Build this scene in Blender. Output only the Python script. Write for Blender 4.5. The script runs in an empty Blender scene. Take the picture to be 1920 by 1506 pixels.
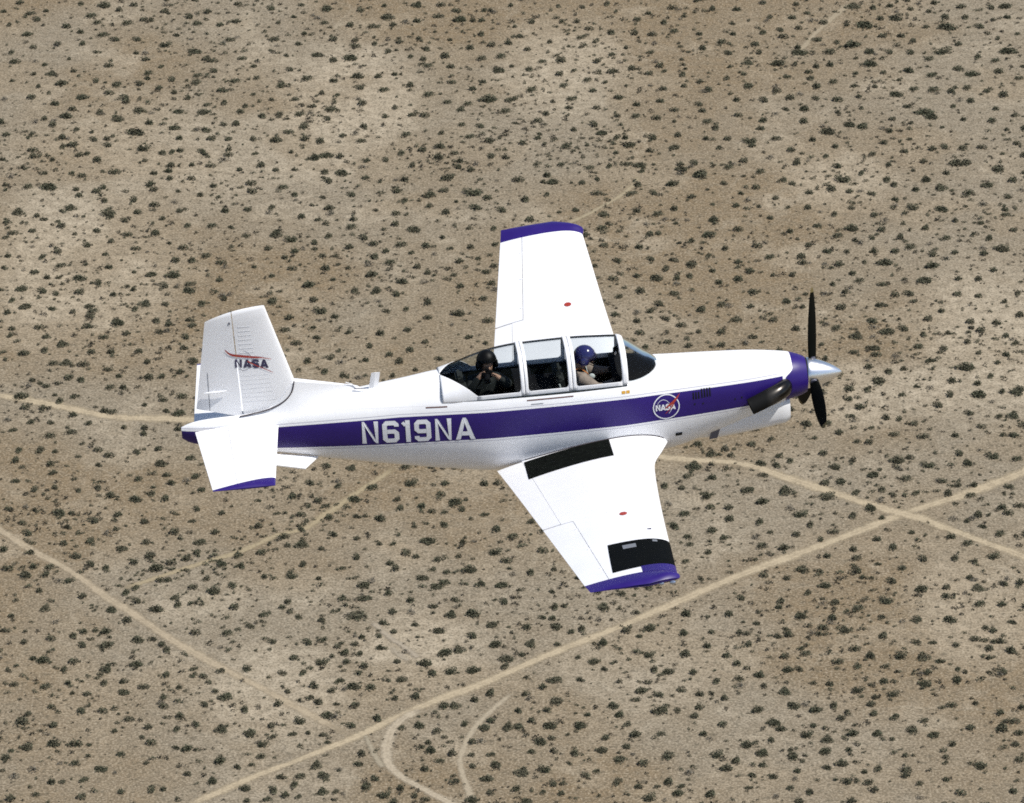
import bpy, bmesh, math, random
import numpy as np
from mathutils import Matrix, Vector

scene = bpy.context.scene
rad = math.radians

# ------------------------------------------------------------------ camera, sky, sun, exposure
CAM_H = 409.0                      # metres above the desert floor
PITCH = rad(27.0)
cam_data = bpy.data.cameras.new('camera')
cam_data.sensor_width = 36.0
cam_data.lens = 10000.0 * 36.0 / 1920.0
cam_data.clip_start = 1.0
cam_data.clip_end = 60000.0
cam = bpy.data.objects.new('camera', cam_data)
scene.collection.objects.link(cam)
cam.location = (0, 0, CAM_H)
cam.rotation_euler = (rad(90) - PITCH, 0, 0)
scene.camera = cam

# attitude and place of the airplane (its own frame: x forward from the spinner tip, y to port, z up)
ATT = np.array([[0.99253816, -0.10869364, -0.05526031],
                [-0.09951104, -0.46014861, -0.88224759],
                [0.07046675, 0.88116341, -0.46753127]])
AWAY = np.array([-9.32663809, -61.76639388, 33.06930663])
W_ = np.array([[1, 0, 0], [0, -math.sin(PITCH), -math.cos(PITCH)], [0, math.cos(PITCH), -math.sin(PITCH)]])
MB = W_.T @ ATT
PLANE_LOC = np.array([0, 0, CAM_H]) - MB @ AWAY

SUN_BODY = np.array([0.53, -0.19, 0.82])
sun_dir = MB @ (SUN_BODY / np.linalg.norm(SUN_BODY))
sun_data = bpy.data.lights.new('sun', 'SUN')
sun_data.energy = 5.0
sun_data.angle = rad(0.53)
sun_data.color = (1.0, 0.965, 0.90)
sun = bpy.data.objects.new('sun', sun_data)
scene.collection.objects.link(sun)
sun.rotation_euler = Vector(sun_dir).to_track_quat('Z', 'Y').to_euler()
sun.location = (0, 600, 900)

world = bpy.data.worlds.new('World')
scene.world = world
world.use_nodes = True
wn = world.node_tree
wn.nodes.clear()
sky = wn.nodes.new('ShaderNodeTexSky')
sky.sky_type = 'NISHITA'
sky.sun_disc = False
sky.sun_elevation = math.asin(sun_dir[2])
sky.sun_rotation = math.atan2(sun_dir[0], sun_dir[1])
sky.altitude = 1100.0
sky.air_density = 1.0
sky.dust_density = 1.2
bgn = wn.nodes.new('ShaderNodeBackground')
bgn.inputs['Strength'].default_value = 0.10
wout = wn.nodes.new('ShaderNodeOutputWorld')
wn.links.new(sky.outputs[0], bgn.inputs[0])
wn.links.new(bgn.outputs[0], wout.inputs[0])

scene.view_settings.view_transform = 'Standard'
scene.view_settings.look = 'None'
scene.view_settings.gamma = 1.0
scene.view_settings.exposure = 0.14
scene.view_settings.use_curve_mapping = False
scene.render.engine = 'CYCLES'
scene.cycles.max_bounces = 8
scene.cycles.transparent_max_bounces = 16
scene.cycles.pixel_filter_type = 'BLACKMAN_HARRIS'
scene.cycles.filter_width = 1.75
scene.cycles.use_adaptive_sampling = True
scene.cycles.adaptive_threshold = 0.03
scene.cycles.adaptive_min_samples = 48
scene.cycles.use_denoising = False
scene.cycles.caustics_reflective = False
scene.cycles.caustics_refractive = False
scene.cycles.blur_glossy = 1.0
scene.cycles.sample_clamp_indirect = 1.5

rng = random.Random(7)
nrng = np.random.default_rng(11)

# ------------------------------------------------------------------ materials
MATS = {}


def nodes_of(name):
    m = bpy.data.materials.new(name)
    m.use_nodes = True
    t = m.node_tree
    return m, t, t.nodes['Principled BSDF'], t.nodes['Material Output']


def nd(t, kind, **kw):
    n = t.nodes.new(kind)
    for k, v in kw.items():
        setattr(n, k, v)
    return n


def mathn(t, op, a, b=None, c=None, clamp=False):
    n = t.nodes.new('ShaderNodeMath')
    n.operation = op
    n.use_clamp = clamp
    for i, v in enumerate((a, b, c)):
        if v is None:
            continue
        if isinstance(v, (int, float)):
            n.inputs[i].default_value = v
        else:
            t.links.new(v, n.inputs[i])
    return n.outputs[0]


def mixc(t, fac, a, b):
    n = t.nodes.new('ShaderNodeMix')
    n.data_type = 'RGBA'
    for i, v in ((0, fac), (6, a), (7, b)):
        if isinstance(v, (int, float)):
            n.inputs[i].default_value = v
        elif isinstance(v, tuple):
            n.inputs[i].default_value = (*v, 1) if len(v) == 3 else v
        else:
            t.links.new(v, n.inputs[i])
    return n.outputs[2]


def noise(t, vec, scale, detail=3.0, rough=0.55):
    n = t.nodes.new('ShaderNodeTexNoise')
    n.inputs['Scale'].default_value = scale
    n.inputs['Detail'].default_value = detail
    n.inputs['Roughness'].default_value = rough
    if vec is not None:
        t.links.new(vec, n.inputs['Vector'])
    return n.outputs[0]


def maprange(t, v, a, b, c, d, smooth=False):
    n = t.nodes.new('ShaderNodeMapRange')
    if smooth:
        n.interpolation_type = 'SMOOTHSTEP'
    t.links.new(v, n.inputs[0])
    for i, x in enumerate((a, b, c, d)):
        n.inputs[i + 1].default_value = x
    return n.outputs[0]


def paint(name, col, rough=0.35, metal=0.0, var=0.06, scale=3.0, coat=0.0, bump=0.0, spec=0.5):
    m, t, p, o = nodes_of(name)
    tc = nd(t, 'ShaderNodeTexCoord')
    n = noise(t, tc.outputs['Object'], scale, 4.0)
    f = maprange(t, n, 0.3, 0.7, 0.0, 1.0)
    c = mixc(t, f, tuple(x * (1 - var) for x in col), tuple(min(1, x * (1 + var)) for x in col))
    t.links.new(c, p.inputs['Base Color'])
    r = maprange(t, n, 0.3, 0.7, rough * 0.85, min(1, rough * 1.2))
    t.links.new(r, p.inputs['Roughness'])
    p.inputs['Metallic'].default_value = metal
    p.inputs['Specular IOR Level'].default_value = spec
    p.inputs['Coat Weight'].default_value = coat
    p.inputs['Coat Roughness'].default_value = 0.08
    if bump:
        b = nd(t, 'ShaderNodeBump')
        b.inputs['Strength'].default_value = bump
        b.inputs['Distance'].default_value = 0.01
        t.links.new(noise(t, tc.outputs['Object'], scale * 6, 3.0), b.inputs['Height'])
        t.links.new(b.outputs[0], p.inputs['Normal'])
    MATS[name] = m
    return m


WHITE = (0.80, 0.80, 0.815)
BLUE = (0.022, 0.0085, 0.135)
white = paint('white_paint', WHITE, 0.32, var=0.025, scale=1.7, coat=0.15)
blue = paint('blue_paint', BLUE, 0.40, var=0.08, coat=0.04, spec=0.35)
black = paint('black_paint', (0.0025, 0.003, 0.003), 0.7, var=0.3, spec=0.06)
walk = paint('walkway_grit', (0.0035, 0.0045, 0.0035), 0.95, var=0.6, scale=14, bump=0.5, spec=0.06)
redp = paint('red_paint', (0.34, 0.035, 0.022), 0.5)
greyd = paint('grey_decal', (0.16, 0.17, 0.19), 0.6)
amber = paint('amber_marking', (0.52, 0.28, 0.03), 0.5, var=0.25, scale=40)
navy = paint('navy_lettering', (0.03, 0.025, 0.07), 0.4)
wletter = paint('white_lettering', (0.74, 0.75, 0.78), 0.45, var=0.05)
chrome = paint('polished_spinner', (0.86, 0.86, 0.87), 0.34, metal=1.0, var=0.03)
steel = paint('heat_stained_steel', (0.075, 0.066, 0.055), 0.26, metal=0.9, var=0.45, scale=5)
soot = paint('soot', (0.006, 0.006, 0.006), 0.9)
blade_m = paint('black_blade', (0.002, 0.0025, 0.002), 0.5, spec=0.05)
tip_m = paint('ochre_blade_tip', (0.11, 0.085, 0.03), 0.6)
interior = paint('cockpit_dark_green', (0.009, 0.012, 0.011), 0.75, var=0.3, scale=6, spec=0.15)
panelm = paint('instrument_black', (0.005, 0.005, 0.006), 0.7, spec=0.1)
seatm = paint('seat_cloth', (0.014, 0.017, 0.015), 0.85, var=0.3, scale=8)
framew = paint('canopy_frame_white', (0.80, 0.80, 0.815), 0.35, var=0.02, coat=0.1)
rubber = paint('seal_rubber', (0.05, 0.04, 0.045), 0.8)
brown = paint('rail_slot', (0.12, 0.06, 0.05), 0.7)
suit_d = paint('dark_flight_suit', (0.006, 0.009, 0.008), 0.9, var=0.4, scale=14, bump=0.5)
suit_t = paint('tan_flight_suit', (0.27, 0.215, 0.175), 0.9, var=0.25, scale=16, bump=0.6)
vest = paint('dark_harness_vest', (0.012, 0.014, 0.014), 0.85, var=0.3, scale=20)
skinm = paint('skin', (0.36, 0.21, 0.14), 0.5, var=0.1, scale=20)
helm_b = paint('blue_helmet', (0.026, 0.026, 0.115), 0.16, coat=0.6)
helm_k = paint('black_helmet', (0.003, 0.003, 0.003), 0.5, spec=0.15)
visor = paint('dark_visor', (0.012, 0.010, 0.030), 0.08, coat=0.5)
strap = paint('pale_strap', (0.45, 0.48, 0.46), 0.7)
orange = paint('orange_strap', (0.45, 0.16, 0.04), 0.7)
lensm = paint('lamp_lens', (0.45, 0.50, 0.60), 0.05, metal=0.8)
grey_metal = paint('grey_metal', (0.10, 0.10, 0.13), 0.5)


def exhaust_material():
    m, t, p, o = nodes_of('sooty_exhaust_steel')
    tc = nd(t, 'ShaderNodeTexCoord')
    sp = nd(t, 'ShaderNodeSeparateXYZ')
    t.links.new(tc.outputs['Object'], sp.inputs[0])
    n = noise(t, tc.outputs['Object'], 6.0, 4.0)
    e = mathn(t, 'ADD', maprange(t, sp.outputs[0], -0.90, -1.10, 0.0, 1.0), mathn(t, 'MULTIPLY', mathn(t, 'SUBTRACT', n, 0.5), 0.8), clamp=True)
    c = mixc(t, maprange(t, n, 0.35, 0.65, 0, 1), (0.060, 0.056, 0.052), (0.030, 0.026, 0.023))
    t.links.new(mixc(t, e, c, (0.006, 0.006, 0.006)), p.inputs['Base Color'])
    t.links.new(maprange(t, e, 0.0, 1.0, 0.24, 0.7), p.inputs['Roughness'])
    t.links.new(maprange(t, e, 0.0, 1.0, 0.95, 0.0), p.inputs['Metallic'])
    t.links.new(maprange(t, e, 0.0, 1.0, 0.5, 0.15), p.inputs['Specular IOR Level'])
    return m


steel = exhaust_material()


def fuselage_material():
    m, t, p, o = nodes_of('fuselage_paint')
    tc = nd(t, 'ShaderNodeTexCoord')
    sp = nd(t, 'ShaderNodeSeparateXYZ')
    t.links.new(tc.outputs['Object'], sp.inputs[0])
    x, z = sp.outputs[0], sp.outputs[2]
    up = maprange(t, x, -7.7, -5.9, 0.365, 0.44)
    lo = maprange(t, x, -3.0, -1.4, 0.058, 0.105)
    m1 = mathn(t, 'MULTIPLY', mathn(t, 'LESS_THAN', z, up), mathn(t, 'GREATER_THAN', z, lo))
    m1 = mathn(t, 'MULTIPLY', m1, mathn(t, 'LESS_THAN', x, -0.835))
    ringx = maprange(t, z, 0.40, 0.50, -0.80, -0.69, True)
    ringm = mathn(t, 'GREATER_THAN', x, ringx)
    pin = mathn(t, 'LESS_THAN', mathn(t, 'ABSOLUTE', mathn(t, 'SUBTRACT', z, mathn(t, 'ADD', up, 0.034))), 0.0045)
    pin2 = mathn(t, 'LESS_THAN', mathn(t, 'ABSOLUTE', mathn(t, 'SUBTRACT', z, mathn(t, 'SUBTRACT', lo, 0.030))), 0.0045)
    pins = mathn(t, 'MULTIPLY', mathn(t, 'MAXIMUM', pin, pin2), mathn(t, 'LESS_THAN', x, -0.9))
    pins = mathn(t, 'MULTIPLY', pins, 0.5)
    mask = mathn(t, 'MAXIMUM', mathn(t, 'MAXIMUM', m1, ringm), pins)
    n = noise(t, tc.outputs['Object'], 1.6, 4.0)
    wc = mixc(t, maprange(t, n, 0.3, 0.7, 0, 1), tuple(v * 0.975 for v in WHITE), tuple(v * 1.02 for v in WHITE))
    # grime on the belly aft of the engine, streaked along the airflow
    mp = nd(t, 'ShaderNodeMapping')
    mp.inputs['Scale'].default_value = (0.7, 5.0, 9.0)
    t.links.new(tc.outputs['Object'], mp.inputs[0])
    st = noise(t, mp.outputs[0], 1.5, 5.0, 0.6)
    low = maprange(t, z, 0.05, -0.35, 0.0, 1.0)
    gr = mathn(t, 'MULTIPLY', maprange(t, st, 0.45, 0.75, 0.0, 0.20), low, clamp=True)
    wc = mixc(t, gr, wc, (0.42, 0.41, 0.42))
    # skin joints: fine dark lines at the frames and one longeron
    for xf in (-1.62, -2.28, -5.72, -6.18, -6.72, -7.30):
        jl = mathn(t, 'LESS_THAN', mathn(t, 'ABSOLUTE', mathn(t, 'SUBTRACT', x, xf)), 0.0028)
        wc = mixc(t, mathn(t, 'MULTIPLY', jl, 0.16), wc, (0.25, 0.25, 0.28))
    jl = mathn(t, 'MULTIPLY', mathn(t, 'LESS_THAN', mathn(t, 'ABSOLUTE', mathn(t, 'SUBTRACT', z, 0.56)), 0.0025), mathn(t, 'LESS_THAN', x, -5.35))
    wc = mixc(t, mathn(t, 'MULTIPLY', jl, 0.25), wc, (0.25, 0.25, 0.28))
    bc = mixc(t, maprange(t, n, 0.3, 0.7, 0, 1), tuple(v * 0.9 for v in BLUE), tuple(v * 1.1 for v in BLUE))
    t.links.new(mixc(t, mask, wc, bc), p.inputs['Base Color'])
    p.inputs['Roughness'].default_value = 0.42
    p.inputs['Specular IOR Level'].default_value = 0.32
    p.inputs['Coat Weight'].default_value = 0.04
    p.inputs['Coat Roughness'].default_value = 0.1
    # faint oil-canning and rivet-line relief
    b = nd(t, 'ShaderNodeBump')
    b.inputs['Strength'].default_value = 0.12
    b.inputs['Distance'].default_value = 0.02
    t.links.new(noise(t, tc.outputs['Object'], 4.5, 2.0), b.inputs['Height'])
    t.links.new(b.outputs[0], p.inputs['Normal'])
    MATS['fuselage_paint'] = m
    return m


fus_mat = fuselage_material()


def glass_material():
    m, t, p, o = nodes_of('canopy_glass')
    t.nodes.remove(p)
    tr = nd(t, 'ShaderNodeBsdfTransparent')
    tc = nd(t, 'ShaderNodeTexCoord')
    n = noise(t, tc.outputs['Object'], 2.0, 3.0)
    t.links.new(mixc(t, n, (0.80, 0.82, 0.82), (0.88, 0.90, 0.90)), tr.inputs[0])
    gl = nd(t, 'ShaderNodeBsdfGlossy')
    gl.inputs['Roughness'].default_value = 0.12
    fr = nd(t, 'ShaderNodeFresnel')
    fr.inputs['IOR'].default_value = 1.10
    mx = nd(t, 'ShaderNodeMixShader')
    t.links.new(fr.outputs[0], mx.inputs[0])
    t.links.new(tr.outputs[0], mx.inputs[1])
    t.links.new(gl.outputs[0], mx.inputs[2])
    t.links.new(mx.outputs[0], o.inputs[0])
    MATS['canopy_glass'] = m
    return m


glass = glass_material()

# ------------------------------------------------------------------ building helpers
COL = scene.collection


def link(o, parent=None):
    COL.objects.link(o)
    if parent is not None:
        o.parent = parent
    return o


def build(name, verts, faces, mat, parent=None, smooth=True, fix=True, sharp=None):
    me = bpy.data.meshes.new(name)
    me.from_pydata([tuple(map(float, v)) for v in verts], [], faces)
    me.validate()
    if fix:
        b = bmesh.new()
        b.from_mesh(me)
        bmesh.ops.remove_doubles(b, verts=b.verts, dist=1e-5)
        bmesh.ops.recalc_face_normals(b, faces=b.faces)
        b.to_mesh(me)
        b.free()
    if smooth:
        me.shade_smooth()
        if sharp is not None:
            me.set_sharp_from_angle(angle=rad(sharp))
    if isinstance(mat, (list, tuple)):
        for q in mat:
            me.materials.append(q)
    else:
        me.materials.append(mat)
    return link(bpy.data.objects.new(name, me), parent)


def grid_faces(nr, nc, close_c=False, off=0):
    f = []
    for i in range(nr - 1):
        for j in range(nc if close_c else nc - 1):
            k = (j + 1) % nc
            f.append((off + i * nc + j, off + i * nc + k, off + (i + 1) * nc + k, off + (i + 1) * nc + j))
    return f


def loft(name, rings, mat, parent, caps=(True, True), smooth=True, sharp=40):
    n = len(rings[0])
    v = [p for r in rings for p in r]
    f = grid_faces(len(rings), n, True)
    if caps[0]:
        f.append(tuple(range(n))[::-1])
    if caps[1]:
        f.append(tuple(range((len(rings) - 1) * n, len(rings) * n)))
    return build(name, v, f, mat, parent, smooth, True, sharp)


def tube_rings(path, radii, n=12, flat=None):
    path = [np.array(p, float) for p in path]
    rings = []
    ref = np.array([0, 0, 1.0])
    for i, p in enumerate(path):
        d = path[min(i + 1, len(path) - 1)] - path[max(i - 1, 0)]
        d /= np.linalg.norm(d)
        u = np.cross(ref, d)
        if np.linalg.norm(u) < 1e-3:
            u = np.cross(np.array([0, 1.0, 0]), d)
        u /= np.linalg.norm(u)
        w = np.cross(d, u)
        r = radii[i] if hasattr(radii, '__len__') else radii
        ru, rw = (r if hasattr(r, '__len__') else (r, r))
        rings.append([p + ru * math.cos(a) * u + rw * math.sin(a) * w for a in np.linspace(0, 2 * math.pi, n, endpoint=False)])
    return rings


def tube(name, path, radii, mat, parent, n=12, caps=(True, True)):
    return loft(name, tube_rings(path, radii, n), mat, parent, caps)


def box(name, c, s, mat, parent, rot=None, bevel=0.0):
    b = bmesh.new()
    bmesh.ops.create_cube(b, size=1.0)
    for v in b.verts:
        v.co = Vector((v.co.x * s[0], v.co.y * s[1], v.co.z * s[2]))
    if bevel:
        bmesh.ops.bevel(b, geom=b.edges[:], offset=bevel, segments=2, affect='EDGES')
    if rot is not None:
        bmesh.ops.rotate(b, verts=b.verts, cent=(0, 0, 0), matrix=Matrix.Rotation(rot[1], 3, rot[0]))
    for v in b.verts:
        v.co += Vector(c)
    me = bpy.data.meshes.new(name)
    b.to_mesh(me)
    b.free()
    if bevel:
        me.shade_smooth()
        me.set_sharp_from_angle(angle=rad(50))
    me.materials.append(mat)
    return link(bpy.data.objects.new(name, me), parent)


def hermite(xs, ys):
    """monotone cubic through the table, xs ascending"""
    xs = np.array(xs, float)
    ys = np.array(ys, float)
    h = np.diff(xs)
    d = np.diff(ys) / h
    m = np.zeros(len(xs))
    m[0], m[-1] = d[0], d[-1]
    for i in range(1, len(xs) - 1):
        if d[i - 1] * d[i] > 0:
            w1, w2 = 2 * h[i] + h[i - 1], h[i] + 2 * h[i - 1]
            m[i] = (w1 + w2) / (w1 / d[i - 1] + w2 / d[i])

    def f(x):
        x = min(max(x, xs[0]), xs[-1])
        i = min(int(np.searchsorted(xs, x, 'right')) - 1, len(xs) - 2)
        t = (x - xs[i]) / h[i]
        return float((2 * t**3 - 3 * t**2 + 1) * ys[i] + (t**3 - 2 * t**2 + t) * h[i] * m[i]
                     + (-2 * t**3 + 3 * t**2) * ys[i + 1] + (t**3 - t**2) * h[i] * m[i + 1])
    return f


def tag(o, label=None, cat=None, group=None, kind=None):
    if label:
        o['label'] = label
    if cat:
        o['category'] = cat
    if group:
        o['group'] = group
    if kind:
        o['kind'] = kind
    return o

# ------------------------------------------------------------------ desert floor
def ground_material():
    m, t, p, o = nodes_of('desert_sand')
    g = nd(t, 'ShaderNodeNewGeometry')
    pos = g.outputs['Position']
    # long, soft patches of paler wash sand and browner crust
    n1 = noise(t, pos, 0.016, 4.0, 0.55)
    n2 = noise(t, pos, 0.07, 4.0, 0.6)
    n3 = noise(t, pos, 0.55, 4.0, 0.6)
    n4 = noise(t, pos, 2.6, 3.0, 0.65)
    n5 = noise(t, pos, 9.0, 2.0, 0.6)
    c = mixc(t, maprange(t, n1, 0.40, 0.60, 0, 1, True), GROUND_A, GROUND_B)
    c = mixc(t, maprange(t, n2, 0.48, 0.68, 0, 0.65, True), c, GROUND_PALE)
    # pale wash patches where the photograph has them
    sp = nd(t, 'ShaderNodeSeparateXYZ')
    t.links.new(pos, sp.inputs[0])
    acc = None
    for (cx, cy, rx, ry, a) in PALE:
        dx = mathn(t, 'MULTIPLY', mathn(t, 'SUBTRACT', sp.outputs[0], cx), 1.0 / rx)
        dy = mathn(t, 'MULTIPLY', mathn(t, 'SUBTRACT', sp.outputs[1], cy), 1.0 / ry)
        r2 = mathn(t, 'ADD', mathn(t, 'MULTIPLY', dx, dx), mathn(t, 'MULTIPLY', dy, dy))
        r2 = mathn(t, 'ADD', r2, mathn(t, 'MULTIPLY', mathn(t, 'SUBTRACT', n2, 0.5), 3.2))
        gg = mathn(t, 'MULTIPLY', maprange(t, r2, 0.1, 1.7, 1.0, 0.0, True), a)
        acc = gg if acc is None else mathn(t, 'MAXIMUM', acc, gg)
    c = mixc(t, mathn(t, 'MULTIPLY', acc, 0.72), c, tuple(v * 1.12 for v in GROUND_PALE))
    # shallow meandering washes
    nw = noise(t, pos, 0.03, 3.0, 0.5)
    wash = maprange(t, mathn(t, 'ABSOLUTE', mathn(t, 'SUBTRACT', nw, 0.5)), 0.0, 0.012, 0.45, 0.0, True)
    c = mixc(t, mathn(t, 'MULTIPLY', wash, maprange(t, n2, 0.4, 0.6, 0.2, 1.0)), c, GROUND_LIGHT)
    nb = noise(t, pos, 0.035, 3.0, 0.6)
    c = mixc(t, maprange(t, nb, 0.50, 0.64, 0.0, 0.50, True), c, GROUND_B)
    c = mixc(t, maprange(t, n3, 0.38, 0.62, 0.50, 0, True), c, GROUND_DARK)
    # gravel, twig litter and tiny annuals
    n6 = noise(t, pos, 1.1, 3.0, 0.6)
    c = mixc(t, maprange(t, n4, 0.50, 0.64, 0, 0.62), c, GROUND_LITTER)
    c = mixc(t, maprange(t, n4, 0.48, 0.36, 0, 0.60), c, GROUND_LIGHT)
    c = mixc(t, maprange(t, n6, 0.53, 0.66, 0, 0.65), c, GROUND_LITTER)
    c = mixc(t, maprange(t, n5, 0.35, 0.60, 0.22, 0.0), c, GROUND_LITTER)
    c = mixc(t, maprange(t, n5, 0.55, 0.70, 0.0, 0.28), c, GROUND_LIGHT)
    t.links.new(c, p.inputs['Base Color'])
    p.inputs['Roughness'].default_value = 0.95
    p.inputs['Specular IOR Level'].default_value = 0.1
    b = nd(t, 'ShaderNodeBump')
    b.inputs['Strength'].default_value = 0.6
    b.inputs['Distance'].default_value = 0.25
    hh = mathn(t, 'ADD', n3, mathn(t, 'MULTIPLY', n4, 0.6))
    t.links.new(hh, b.inputs['Height'])
    t.links.new(b.outputs[0], p.inputs['Normal'])
    return m


GROUND_A = (0.252, 0.212, 0.155)
GROUND_B = (0.200, 0.146, 0.086)
GROUND_PALE = (0.430, 0.364, 0.268)
GROUND_DARK = (0.160, 0.127, 0.085)
GROUND_LITTER = (0.070, 0.060, 0.041)
GROUND_LIGHT = (0.400, 0.342, 0.254)
PALE = [(-76, 858, 17, 34, 1.0), (-80, 842, 10, 16, 1.0), (-31, 925, 13, 30, 1.0), (-36, 905, 10, 14, 0.9), (-62, 905, 28, 22, 0.55), (84, 826, 14, 30, 1.0), (56, 806, 12, 12, 0.9),
        (71, 808, 10, 10, 0.9), (-14, 717, 9, 13, 1.0), (-36, 704, 12, 14, 0.9), (10, 945, 12, 24, 0.85), (72, 730, 9, 18, 0.7), (-84, 876, 8, 16, 0.8), (60, 893, 10, 14, 0.8), (20, 715, 12, 16, 0.5)]
gm = ground_material()
G = 26000.0
gobj = build('desert_ground', [(-G, -G, 0), (G, -G, 0), (G, G, 0), (-G, G, 0)], [(0, 1, 2, 3)], gm, None, False, False)
tag(gobj, 'flat tan desert floor of sand and gravel', 'ground', kind='structure')


def track_material(name, col, strength):
    m, t, p, o = nodes_of(name)
    uv = nd(t, 'ShaderNodeUVMap')
    sp = nd(t, 'ShaderNodeSeparateXYZ')
    t.links.new(uv.outputs[0], sp.inputs[0])
    g = nd(t, 'ShaderNodeNewGeometry')
    pos = g.outputs['Position']
    n1 = noise(t, pos, 0.5, 4.0)
    n2 = noise(t, pos, 2.4, 3.0, 0.65)
    d = mathn(t, 'ABSOLUTE', mathn(t, 'SUBTRACT', sp.outputs[0], 0.5))           # 0 middle .. 0.5 edge
    c = mixc(t, maprange(t, n2, 0.35, 0.68, 0, 1), col, tuple(v * 0.80 for v in col))
    hump = maprange(t, d, 0.02, 0.12, 0.35 if strength > 0.9 else 0.0, 0.0, True)                           # a little litter on the middle hump
    c = mixc(t, mathn(t, 'MULTIPLY', hump, maprange(t, n1, 0.4, 0.6, 0, 1)), c, GROUND_DARK)
    t.links.new(c, p.inputs['Base Color'])
    p.inputs['Roughness'].default_value = 0.95
    p.inputs['Specular IOR Level'].default_value = 0.1
    e = mathn(t, 'ADD', d, mathn(t, 'MULTIPLY', mathn(t, 'SUBTRACT', n1, 0.5), 0.42))
    e = mathn(t, 'ADD', e, mathn(t, 'MULTIPLY', mathn(t, 'SUBTRACT', n2, 0.5), 0.40))
    a = maprange(t, e, 0.08, 0.48, strength, 0.0, True)
    ends = mathn(t, 'MULTIPLY', maprange(t, sp.outputs[1], 0.0, 0.06, 0, 1), maprange(t, sp.outputs[1], 1.0, 0.94, 0, 1))
    t.links.new(mathn(t, 'MULTIPLY', a, ends), p.inputs['Alpha'])
    b = nd(t, 'ShaderNodeBump')
    b.inputs['Strength'].default_value = 0.4
    b.inputs['Distance'].default_value = 0.15
    t.links.new(n2, b.inputs['Height'])
    t.links.new(b.outputs[0], p.inputs['Normal'])
    return m


TRACKS = {
    'A': (2.57, [(96.7, 787.1), (84.3, 777.2), (74.5, 769.7), (64.0, 762.9), (55.0, 756.0), (46.1, 749.3), (35.5, 741.4), (26.2, 733.4), (18.3, 726.6), (11.6, 721.2), (3.3, 714.5), (-4.9, 707.3), (-11.4, 702.6), (-17.8, 697.1), (-22.5, 692.5), (-28.0, 688.0), (-33.4, 683.7), (-38.0, 680.3), (-44.1, 674.9), (-49.3, 670.4), (-55.3, 665.2)]),
    'B': (1.9, [(-91.3, 767.8), (-82.6, 757.2), (-76.9, 750.2), (-70.4, 743.5), (-63.9, 734.8), (-60.2, 730.5), (-52.1, 720.3), (-43.4, 711.2), (-38.3, 706.3), (-34.1, 701.8), (-29.9, 697.5), (-25.7, 693.2), (-23.9, 691.3)]),
    'C': (2.4, [(-97.9, 809.3), (-86.7, 804.9), (-81.1, 802.9), (-76.5, 801.1), (-72.7, 799.3), (-69.0, 797.6), (-64.5, 796.6), (-60.0, 796.4), (-55.0, 796.0), (-45.6, 795.0), (-32.1, 793.5), (-14.2, 791.1), (3.5, 787.7), (16.8, 784.8), (25.6, 782.3), (30.9, 781.3), (36.1, 780.6), (39.6, 779.3), (43.0, 776.8), (47.2, 773.6), (52.3, 770.1), (57.3, 766.4), (62.3, 763.2), (65.7, 761.4), (68.9, 758.7), (75.4, 753.3), (81.8, 748.1), (91.3, 740.0)]),
    'E': (1.04, [(-19.2, 778.9), (-21.2, 775.7), (-24.4, 771.2), (-27.8, 766.0), (-31.1, 761.0), (-33.6, 757.4), (-37.8, 755.2), (-43.5, 749.7), (-47.7, 747.0), (-54.2, 742.6), (-61.5, 737.4)]),
    'F': (1.34, [(-13.4, 699.9), (-16.1, 697.5), (-17.9, 694.3), (-18.6, 690.7), (-18.8, 686.4), (-18.0, 682.6), (-15.8, 679.2), (-12.6, 676.0), (-8.6, 671.9), (-4.7, 667.4)]),
    'G': (0.93, [(0.0, 704.7), (-2.8, 699.9), (-5.4, 694.8), (-7.0, 689.6), (-7.7, 684.9), (-7.3, 680.3), (-6.3, 675.7), (-5.9, 670.4)]),
    'H': (0.82, [(-22.1, 692.2), (-21.4, 689.6), (-20.6, 686.4), (-19.2, 682.6)]),
    'I': (1.21, [(67.0, 975.9), (64.7, 972.1), (61.7, 965.9), (59.4, 961.3), (57.3, 956.1), (54.6, 948.7)]),
    'J': (0.99, [(9.8, 873.4), (12.6, 876.1), (16.0, 880.3), (19.5, 884.9), (22.5, 890.7), (23.1, 894.2)]),
    'K': (0.98, [(-18.6, 718.7), (-17.1, 715.8), (-15.8, 714.5)]),
    'L': (0.96, [(-21.8, 727.1), (-21.1, 725.4), (-19.1, 722.0), (-16.5, 718.7), (-14.4, 715.3)]),
}

TRACK_STYLE = {  # colour, cover, label
    'A': ((0.395, 0.325, 0.222), 1.0, 'wide pale dirt track running diagonally across the lower right'),
    'B': ((0.375, 0.308, 0.215), 0.95, 'dirt track running down from the left edge to the junction'),
    'C': ((0.395, 0.325, 0.222), 1.0, 'dirt track passing behind the airplane and crossing the wide one at right'),
    'E': ((0.39, 0.32, 0.205), 0.75, 'narrow pale footpath below the airplane tail'),
    'F': ((0.400, 0.338, 0.248), 0.95, 'curved dirt track bending off the wide track at the bottom'),
    'G': ((0.385, 0.325, 0.235), 0.85, 'faint curved track right of the bend at the bottom'),
    'H': ((0.32, 0.275, 0.20), 0.9, 'short faint spur left of the bend at the bottom'),
    'I': ((0.36, 0.30, 0.21), 0.8, 'faint narrow path near the top right'),
    'J': ((0.36, 0.30, 0.20), 0.8, 'faint narrow path beyond the far wing tip'),
    'K': ((0.35, 0.30, 0.225), 0.8, 'tiny faint sandy scrape above the junction'),
    'L': ((0.34, 0.29, 0.22), 0.9, 'faint sandy scrape running down towards the junction'),
}


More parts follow.
